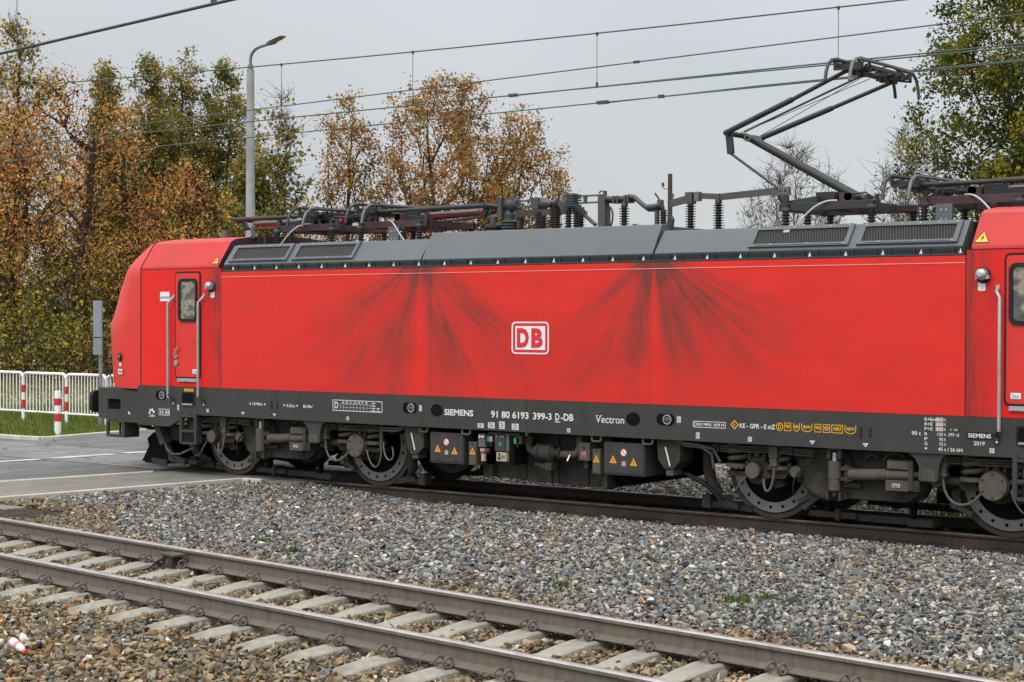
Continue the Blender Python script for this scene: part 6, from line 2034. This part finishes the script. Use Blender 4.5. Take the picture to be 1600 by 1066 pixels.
def bark_mesh(name, nodes, chains, rad, mat, parent, rmin=.008, extra=None):
    b = MB()
    for ch in chains:
        pts = [nodes[i] for i in ch]
        r = [max(rmin, rad[i]) for i in ch]
        if len(ch) > 1: r[0] = min(r[0], r[1] * 1.35)
        r[-1] = rmin * .7
        b.tube(pts, r, mat, 6 if max(r) > .05 else 4, cap=False)
    for p, q, r in (extra or []): b.tube([p, (p + q) / 2 + (q - p)[[1, 2, 0]] * .06, q], [r, r * .8, r * .5], mat, 3, cap=False)
    return b.build(name, parent)

GZ = -.05
def tree(name, x, y, h, env, n_t, leaf, lsize, per, label, cat="tree", seed=1, r0=.16, spread=.38, bare=False, group=None, tint_mu=.5, tint_sd=.22, top_tint=0, mat='bark', keepf=1.0, **kw):
    rg = np.random.default_rng(seed)
    t = thing(name, (x, y, GZ), label, cat, group)
    nodes, chains, anchors, rad = skeleton(rg, (x, y, GZ), h, env, n_t, r0=r0, **kw)
    ex = []
    if bare:
        for ch in anchors:
            for i in ch[-3:]:
                for _ in range(3):
                    d = rg.normal(size=3) * .28; d[2] = abs(d[2]) * .9 + .10
                    ex.append((nodes[i], nodes[i] + d * rg.uniform(.6, 2.0), .012))
    bark_mesh("trunk", nodes, chains, rad, mat, t, .015 if bare else .012, ex)
    P, TI = [], []
    for ch in anchors:
        if rg.uniform() > keepf: continue
        ct = rg.normal(tint_mu, tint_sd * .8)
        m = int(per * rg.uniform(.4, 1.6))
        if m < 1: continue
        if len(ch) > 2: idx = np.array(ch[1:])
        else: idx = np.array(ch)
        wgt = np.arange(1, len(idx) + 1) ** 1.6
        pk = rg.choice(idx, m, p=wgt / wgt.sum())
        q = nodes[pk] + rg.normal(0, spread, (m, 3)) * (1, 1, .8)
        P.append(q)
        TI.append(np.clip(rg.normal(ct, tint_sd * .7, m) + top_tint * ((q[:, 2] - GZ) / h - .5), 0, 1))
    if P: leaves_mesh("crown", np.concatenate(P), lsize, np.concatenate(TI), LV[leaf], t, rg)
    return t

def prof_env(pts, R):
    hs, rs = zip(*pts)
    return lambda h: R * float(np.interp(h, hs, rs))
ROUND = [(0, .2), (.18, .55), (.35, .95), (.55, 1), (.75, .8), (.9, .45), (1, .08)]
TALL = [(0, .25), (.15, .7), (.4, 1), (.65, .8), (.85, .42), (1, .06)]
COLUMN = [(0, .5), (.2, .95), (.5, 1), (.75, .72), (.9, .38), (1, .06)]
FAN = [(0, .1), (.25, .45), (.5, .9), (.7, 1), (.85, .75), (.95, .4), (1, .1)]
OPENT = [(0, .2), (.2, .85), (.45, 1), (.7, .85), (.88, .5), (1, .1)]
G = "autumn trees behind the crossing"
def at(px, Z):      # ground point at image column px (1600 wide) and distance Z along the view
    v = Vector((19.69, -19.449, 0)) + Vector((-.60773, .79405, 0)) * Z + Vector((.79409, .60780, 0)) * ((px - 800) / 2665.7 * Z)
    return v.x, v.y
# broad oaks with orange leaves
for i, (px, Z, h, R, seed, lab) in enumerate((
    (92, 74, 13.4, 4.2, 11, "big orange oak in front, its dark trunk forking beside the sign post"),
    (190, 78, 12.2, 3.4, 12, "orange brown oak whose crown stands right behind the locomotive's nose"),
    (15, 76, 12.0, 3.6, 13, "orange oak at the very edge of the picture, above the first barrier"),
    (290, 76, 9.4, 2.9, 14, "lower rust coloured oak showing above the front cab roof"))):
    x, y = at(px, Z)
    tree("oak_tree", x, y, h, prof_env(ROUND, R), 240 if i else 320, 'oak', .066, 36 if i < 3 else 38, lab, seed=seed, r0=.30, spread=.32, low=.26, tint_mu=.47, tint_sd=.30, top_tint=-.30, stems=2 if i == 0 else 1, group=G)
# taller sparse tree at the edge
x, y = at(22, 84)
tree("oak_tree", x, y, 17.6, prof_env(OPENT, 2.7), 240, 'oak_yel', .10, 20, "tallest thin crowned tree at the edge of the picture with grey bare twigs", seed=21, r0=.22, spread=.4, tint_mu=.62, group=G, bare=True, low=.35)
x, y = at(-70, 74)
tree("oak_tree", x, y, 14, prof_env(ROUND, 4), 220, 'oak', .085, 40, "orange oak standing beyond the picture's edge with limbs reaching in", seed=22, r0=.24, group=G)
# narrow green trees behind
for i, (px, Z, h, R, seed, lab) in enumerate((
    (166, 86, 15.6, 1.25, 31, "narrow dark green tree whose tip rises above the orange oaks"),
    (234, 88, 16.2, 1.9, 32, "tall green column shaped tree, shortest of the three by the street lamp"),
    (288, 87, 16.9, 1.95, 33, "tallest green column shaped tree, halfway between the nose and the street lamp"),
    (352, 88, 16.0, 2.1, 34, "green column shaped tree touching the street lamp's pole"))):
    x, y = at(px, Z)
    tree("poplar_tree", x, y, h, prof_env(COLUMN, R * 1.08), 380, 'green', .074, 78, lab, seed=seed, r0=.2, spread=.24, ascend=1.5, low=.10, tint_mu=.52, tint_sd=.26, top_tint=.2, group="green columnar trees")
x, y = at(438, 84)
tree("poplar_tree", x, y, 13.6, prof_env([(0, .4), (.25, 1), (.5, .8), (.75, .45), (1, .12)], 2.4), 230, 'green', .105, 30, "thin topped green tree just past the street lamp, dense below and bare above", seed=35, r0=.15, spread=.36, ascend=1.0, low=.1, keepf=.75, top_tint=.3, group="green columnar trees", bare=True)
x, y = at(395, 82)
tree("poplar_tree", x, y, 11.0, prof_env(COLUMN, 2.0), 200, 'green', .11, 40, "low bushy green tree behind the foot of the street lamp", seed=36, r0=.14, spread=.34, ascend=1.0, low=.1, group="green columnar trees")
# the three open brown trees above the folded arms
for i, (px, Z, h, R, n_t, seed, st, lab) in enumerate((
    (545, 80, 13.5, 2.0, 190, 41, 1, "slim open brown tree between the lamp and the broad fan shaped tree"),
    (700, 78, 14.0, 3.7, 430, 42, 3, "broad fan shaped tree with rust brown leaves above the folded roof arms"),
    (818, 80, 12.5, 2.1, 230, 43, 2, "rust brown open tree at the end of the row, next to empty sky"))):
    x, y = at(px, Z)
    tree("maple_tree", x, y, h, prof_env(FAN if i else OPENT, R), n_t, 'open', .068, 56 if i else 52, lab, seed=seed, r0=.19, spread=.25, ascend=1.25, low=.14, tint_mu=.48, tint_sd=.25, top_tint=.3, stems=st, group="open crowned brown trees")
x, y = at(610, 86)
tree("maple_tree", x, y, 7.4, prof_env(ROUND, 2.6), 150, 'oak_yel', .095, 22, "small yellowish tree low behind the folded roof arms", seed=44, r0=.12, spread=.35, group="open crowned brown trees")
x, y = at(760, 88)
tree("maple_tree", x, y, 6.6, prof_env(ROUND, 2.4), 130, 'oak_yel', .095, 24, "small yellow brown tree showing low between the roof insulators", seed=45, r0=.12, spread=.35, group="open crowned brown trees")
# bare trees
x, y = at(1240, 90)
tree("bare_tree", x, y, 11.9, prof_env(OPENT, 3.4), 420, 'ygreen', .075, 2.4, "almost leafless grey tree seen through the raised arm", seed=51, r0=.13, spread=.2, ascend=1.1, bare=True, mat='bark_grey', group="bare trees")
x, y = at(1432, 85)
tree("bare_tree", x, y, 13.0, prof_env(ROUND, 2.9), 440, 'ygreen', .075, 2.0, "bare grey tree beside the big green tree", seed=52, r0=.13, spread=.2, ascend=.9, bare=True, mat='bark_grey', group="bare trees")
x, y = at(1390, 96)
tree("bare_tree", x, y, 7.2, prof_env(ROUND, 3.2), 150, 'ygreen', .08, 4, "low bare tree with few yellow leaves behind the roof insulators", seed=53, r0=.1, spread=.25, bare=True, mat='bark_grey', group="bare trees")
# big green tree at the end
x, y = at(1628, 47)
tree("locust_tree", x, y, 13.2, prof_env([(0, .5), (.3, .72), (.45, .95), (.65, 1), (.85, .85), (1, .3)], 3.25), 640, 'lush', .052, 100, "large green and yellow leaved tree rising out of the picture behind the rear cab", seed=61, r0=.24, spread=.20, ascend=.3, low=.3, tint_mu=.42, tint_sd=.25, top_tint=.4, lean=0)
x, y = at(1560, 45)
tree("ivy_tree", x, y, 6.6, prof_env([(0, .8), (.4, 1), (.7, .85), (.9, .5), (1, .2)], 1.35), 240, 'ivy', .07, 46, "dense yellow green ivy covered stump under the large green tree", seed=62, r0=.2, spread=.22, low=.1, tint_mu=.5, tint_sd=.28)
x, y = at(1625, 44)
tree("ivy_tree", x, y, 6.0, prof_env([(0, .8), (.4, 1), (.7, .85), (.9, .5), (1, .2)], 1.3), 200, 'lush', .08, 44, "dense green bush at the picture's edge under the large green tree", seed=63, r0=.2, spread=.24, low=.1)
# undergrowth before the trees
k = 0
for px, Z, h, R, leaf, lab in (
    (-10, 70, 5.6, 2.4, 'ygreen', "yellow green bush at the picture's edge behind the first barrier"),
    (40, 67, 3.4, 2.0, 'ygreen', "tall yellowing bush behind the second barrier's far post"),
    (88, 70, 5.2, 1.8, 'ygreen', "yellow green bush at the foot of the forking oak"),
    (130, 66, 2.9, 1.9, 'ygreen', "bright yellow green bush just beyond the sign post"),
    (172, 70, 5.6, 2.0, 'oak_yel', "brownish bush behind the locomotive's nose"),
    (16, 74, 4.6, 2.4, 'oak_yel', "tall brownish bush filling the gap under the edge oak"),
    (66, 78, 6.2, 2.6, 'green', "dark green bush deep between the oak trunks"),
    (122, 80, 6.8, 2.8, 'green', "dark bush behind the sign post's top plate"),
    (215, 76, 7.0, 2.8, 'oak_yel', "brown yellow bush whose top meets the cab roof"),
    (330, 80, 7.6, 2.8, 'oak_yel', "yellow brown bush over the front cab roof")):
    x, y = at(px, Z)
    tree("bush", x, y, h, prof_env([(0, .8), (.3, 1), (.6, .9), (.85, .6), (1, .2)], R), 110, leaf, .070, 16 if leaf != 'green' else 30, lab, cat="bush", seed=71 + k, r0=.06, spread=.34, ascend=.8, low=.04, stems=4, tint_mu=.44 if leaf == 'ygreen' else .36, tint_sd=.34, group="bushes under the trees")
    k += 1
# far wood behind everything: one mass
rg = np.random.default_rng(90)
P, TI = [], []
for px in range(-140, 520, 10):
    Z = rg.uniform(98, 112)
    top = np.interp(px, [-140, 0, 250, 400, 520], [6.0, 3.6, 5.6, 6.0, 3.4]) * rg.uniform(.75, 1.08)
    x, y = at(px + rg.uniform(-6, 6), Z)
    m = int(top * 50)
    q = np.c_[x + rg.normal(0, 1.0, m), y + rg.normal(0, 1.0, m), GZ + top * rg.uniform(0, 1, m) ** .85]
    P.append(q); TI.append(np.clip(rg.normal(rg.uniform(.1, .5), .2, m), 0, 1))
for px in range(520, 1900, 14):
    Z = rg.uniform(120, 150)
    top = rg.uniform(1.8, 4.0)
    x, y = at(px, Z)
    m = int(top * 50)
    P.append(np.c_[x + rg.normal(0, 1.1, m), y + rg.normal(0, 1.1, m), GZ + top * rg.uniform(0, 1, m)]); TI.append(np.clip(rg.normal(.35, .22, m), 0, 1))
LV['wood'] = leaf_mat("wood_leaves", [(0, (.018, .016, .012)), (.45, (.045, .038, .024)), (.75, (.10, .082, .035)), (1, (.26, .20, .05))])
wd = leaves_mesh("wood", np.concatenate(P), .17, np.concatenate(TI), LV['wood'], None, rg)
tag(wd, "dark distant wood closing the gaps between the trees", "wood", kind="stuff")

# grass on the verge, weeds in the ballast, leaf litter
def blades(name, P, hgt, mat, label, cat, seed, lean=.5, w=.006, kind="stuff"):
    rg = np.random.default_rng(seed)
    n = len(P)
    a = rg.uniform(0, 6.283, n); d = np.c_[np.cos(a), np.sin(a), np.zeros(n)]
    h = hgt * np.exp(rg.normal(0, .35, n))[:, None]
    b2 = rg.uniform(0, 6.283, n); ln = np.c_[np.cos(b2), np.sin(b2), np.zeros(n)] * h * rg.uniform(0, lean, (n, 1))
    up = np.array([0, 0, 1.0])
    ww = w * rg.uniform(.7, 1.5, (n, 1))
    V = np.stack([P - d * ww, P + d * ww, P + up * h * .6 + ln * .4 + d * ww * .7, P + up * h + ln], 1).reshape(-1, 3)
    me = bpy.data.meshes.new(name)
    me.vertices.add(4 * n); me.vertices.foreach_set("co", V.astype(np.float32).ravel())
    me.loops.add(4 * n); me.loops.foreach_set("vertex_index", np.tile([0, 1, 2, 3], n).astype(np.int32) + np.repeat(np.arange(n) * 4, 4).astype(np.int32))
    me.polygons.add(n); me.polygons.foreach_set("loop_start", np.arange(0, 4 * n, 4, dtype=np.int32))
    me.update(calc_edges=True)
    me.attributes.new("tint", 'FLOAT', 'POINT').data.foreach_set("value", np.repeat(np.clip(rg.normal(.45, .25, n), 0, 1), 4).astype(np.float32))
    me.materials.append(LV[mat])
    o = bpy.data.objects.new(name, me); COL.objects.link(o)
    return tag(o, label, cat, kind=kind)
LV['grass'] = leaf_mat("grass_blades", [(0, (.05, .07, .018)), (.35, (.11, .16, .03)), (.65, (.19, .24, .05)), (.88, (.29, .27, .10)), (1, (.32, .23, .11))], .3)
LV['litter'] = leaf_mat("fallen_leaves", [(0, (.10, .05, .02)), (.4, (.24, .11, .04)), (.7, (.38, .20, .08)), (1, (.48, .34, .20))], .2)
rg = np.random.default_rng(3)
n = 42000
X = rg.uniform(-20, -8.7, n); Y = rg.uniform(2.05, 11, n)
k_ = (X < np.interp(Y, [2, 2.3, 3.86, 5.2, 12], [-8.75, -8.75, -9.0, -9.22, -9.5])) & (Y > np.interp(X, [-14, -9.2, -8.7], [2.05, 2.1, 2.2]))
X, Y = X[k_], Y[k_]
blades("grass", np.c_[X, Y, np.full(len(X), -.05)], .085, 'grass', "short green grass on the verge by the barriers", "grass", 4)
n = 16000
X = rg.uniform(-36, -14, n); Y = rg.uniform(8, 22, n)
blades("grass", np.c_[X, Y, np.full(n, -.05)], .11, 'grass', "rough grass beyond the barriers", "grass", 5, w=.011)
LV['weed'] = leaf_mat("weed_blades", [(0, (.05, .07, .02)), (.5, (.09, .13, .035)), (1, (.20, .20, .07))], .3)
def weed(cx, cy, r, n, h, lab, seed):
    rg = np.random.default_rng(seed)
    P = np.c_[cx + rg.normal(0, r, n), cy + rg.normal(0, r, n), np.zeros(n)]
    P[:, 2] = bz(P[:, 0], P[:, 1]) + .02
    o = blades("weed", P, h * .9, 'weed', lab, "weed", seed + 1, .9, .012, kind=None)
for i, (X, Y, r, n, h, lab) in enumerate(((8.0, 1.9, .22, 160, .16, "grass tuft on the ballast behind the rear bogie's sand pipe"), (8.9, 2.2, .3, 220, .18, "bright grass tuft seen under the frame by the hoses"), (11.3, 2.3, .6, 700, .22, "row of tall green grass behind the rear bogie"), (12.2, 2.6, .6, 600, .22, "tall green grass beyond the rear wheels"))):
    weed(X, Y, r, n, h, lab, 200 + i)
for i, (X, Y, r, n, h, lab) in enumerate(((6.07, -6.18, .05, 30, .055, "small green weed in the grey ballast beside the empty track's far rail"), (6.95, -6.62, .05, 36, .05, "tiny green weed at the foot of the grey ballast nearer the rail device"), (12.26, -6.5, .06, 40, .06, "green weed tuft in the grey ballast below the rear bogie"), (12.40, -6.2, .05, 36, .05, "small weed up the ballast slope below the rear bogie"), (10.57, -6.75, .04, 26, .06, "dry grass tuft between grey and brown stones"))):
    weed(X, Y, r, n, h, lab, 220 + i)
rg = np.random.default_rng(17)
n = 120
X = rg.uniform(1.5, 15, n); Y = rg.uniform(-14, -1.4, n)
P = np.c_[X, Y, bz(X, Y) + .035]
P = np.concatenate([P, [[4.375, -4.08, bz(np.array([4.375]), np.array([-4.08]))[0] + .04], [5.54, -5.6, 0.0]]])
o = leaves_mesh("fallen_leaves", P, .028, np.clip(rg.normal(.5, .25, len(P)), 0, 1), LV['litter'], None, rg, up=2.5, aspect=.8)
tag(o, "fallen brown leaves scattered on the stones", "leaves", kind="stuff")
n = 9000
X = rg.uniform(-48, -16, n); Y = rg.uniform(12, 45, n)
o = leaves_mesh("leaf_litter", np.c_[X, Y, np.full(n, -.03)], .07, np.clip(rg.normal(.4, .25, n), 0, 1), LV['litter'], None, rg, up=2.5)
tag(o, "brown leaf litter on the ground beyond the barriers", "leaves", kind="stuff")
# small house deep among the trees
M['plaster'] = simple("house_plaster", (0.30, 0.31, 0.33), .9, var=.08)
M['slate'] = simple("house_roof", (0.10, 0.115, 0.14), .7, var=.15)
hx_, hy_ = at(118, 92)
hs = thing("house", (hx_, hy_, GZ), "grey blue roofed house glimpsed between the tree trunks behind the sign post", "house")
b = MB(); b.box(hx_ - 3.5, hx_ + 3.5, hy_ - 2.5, hy_ + 2.5, GZ, 2.6, 'plaster'); b.build("wall", hs)
b = MB(); b.prismx([(hy_ - 3, 2.55), (hy_ + 3, 2.55), (hy_, 4.8)], hx_ - 3.9, hx_ + 3.9, 'slate'); b.build("roof", hs)
for q in (-2, 0, 2):
    b = MB(); b.box(hx_ + q - .5, hx_ + q + .5, hy_ - 2.54, hy_ - 2.48, .9, 2.1, 'pane'); b.build("window", hs)
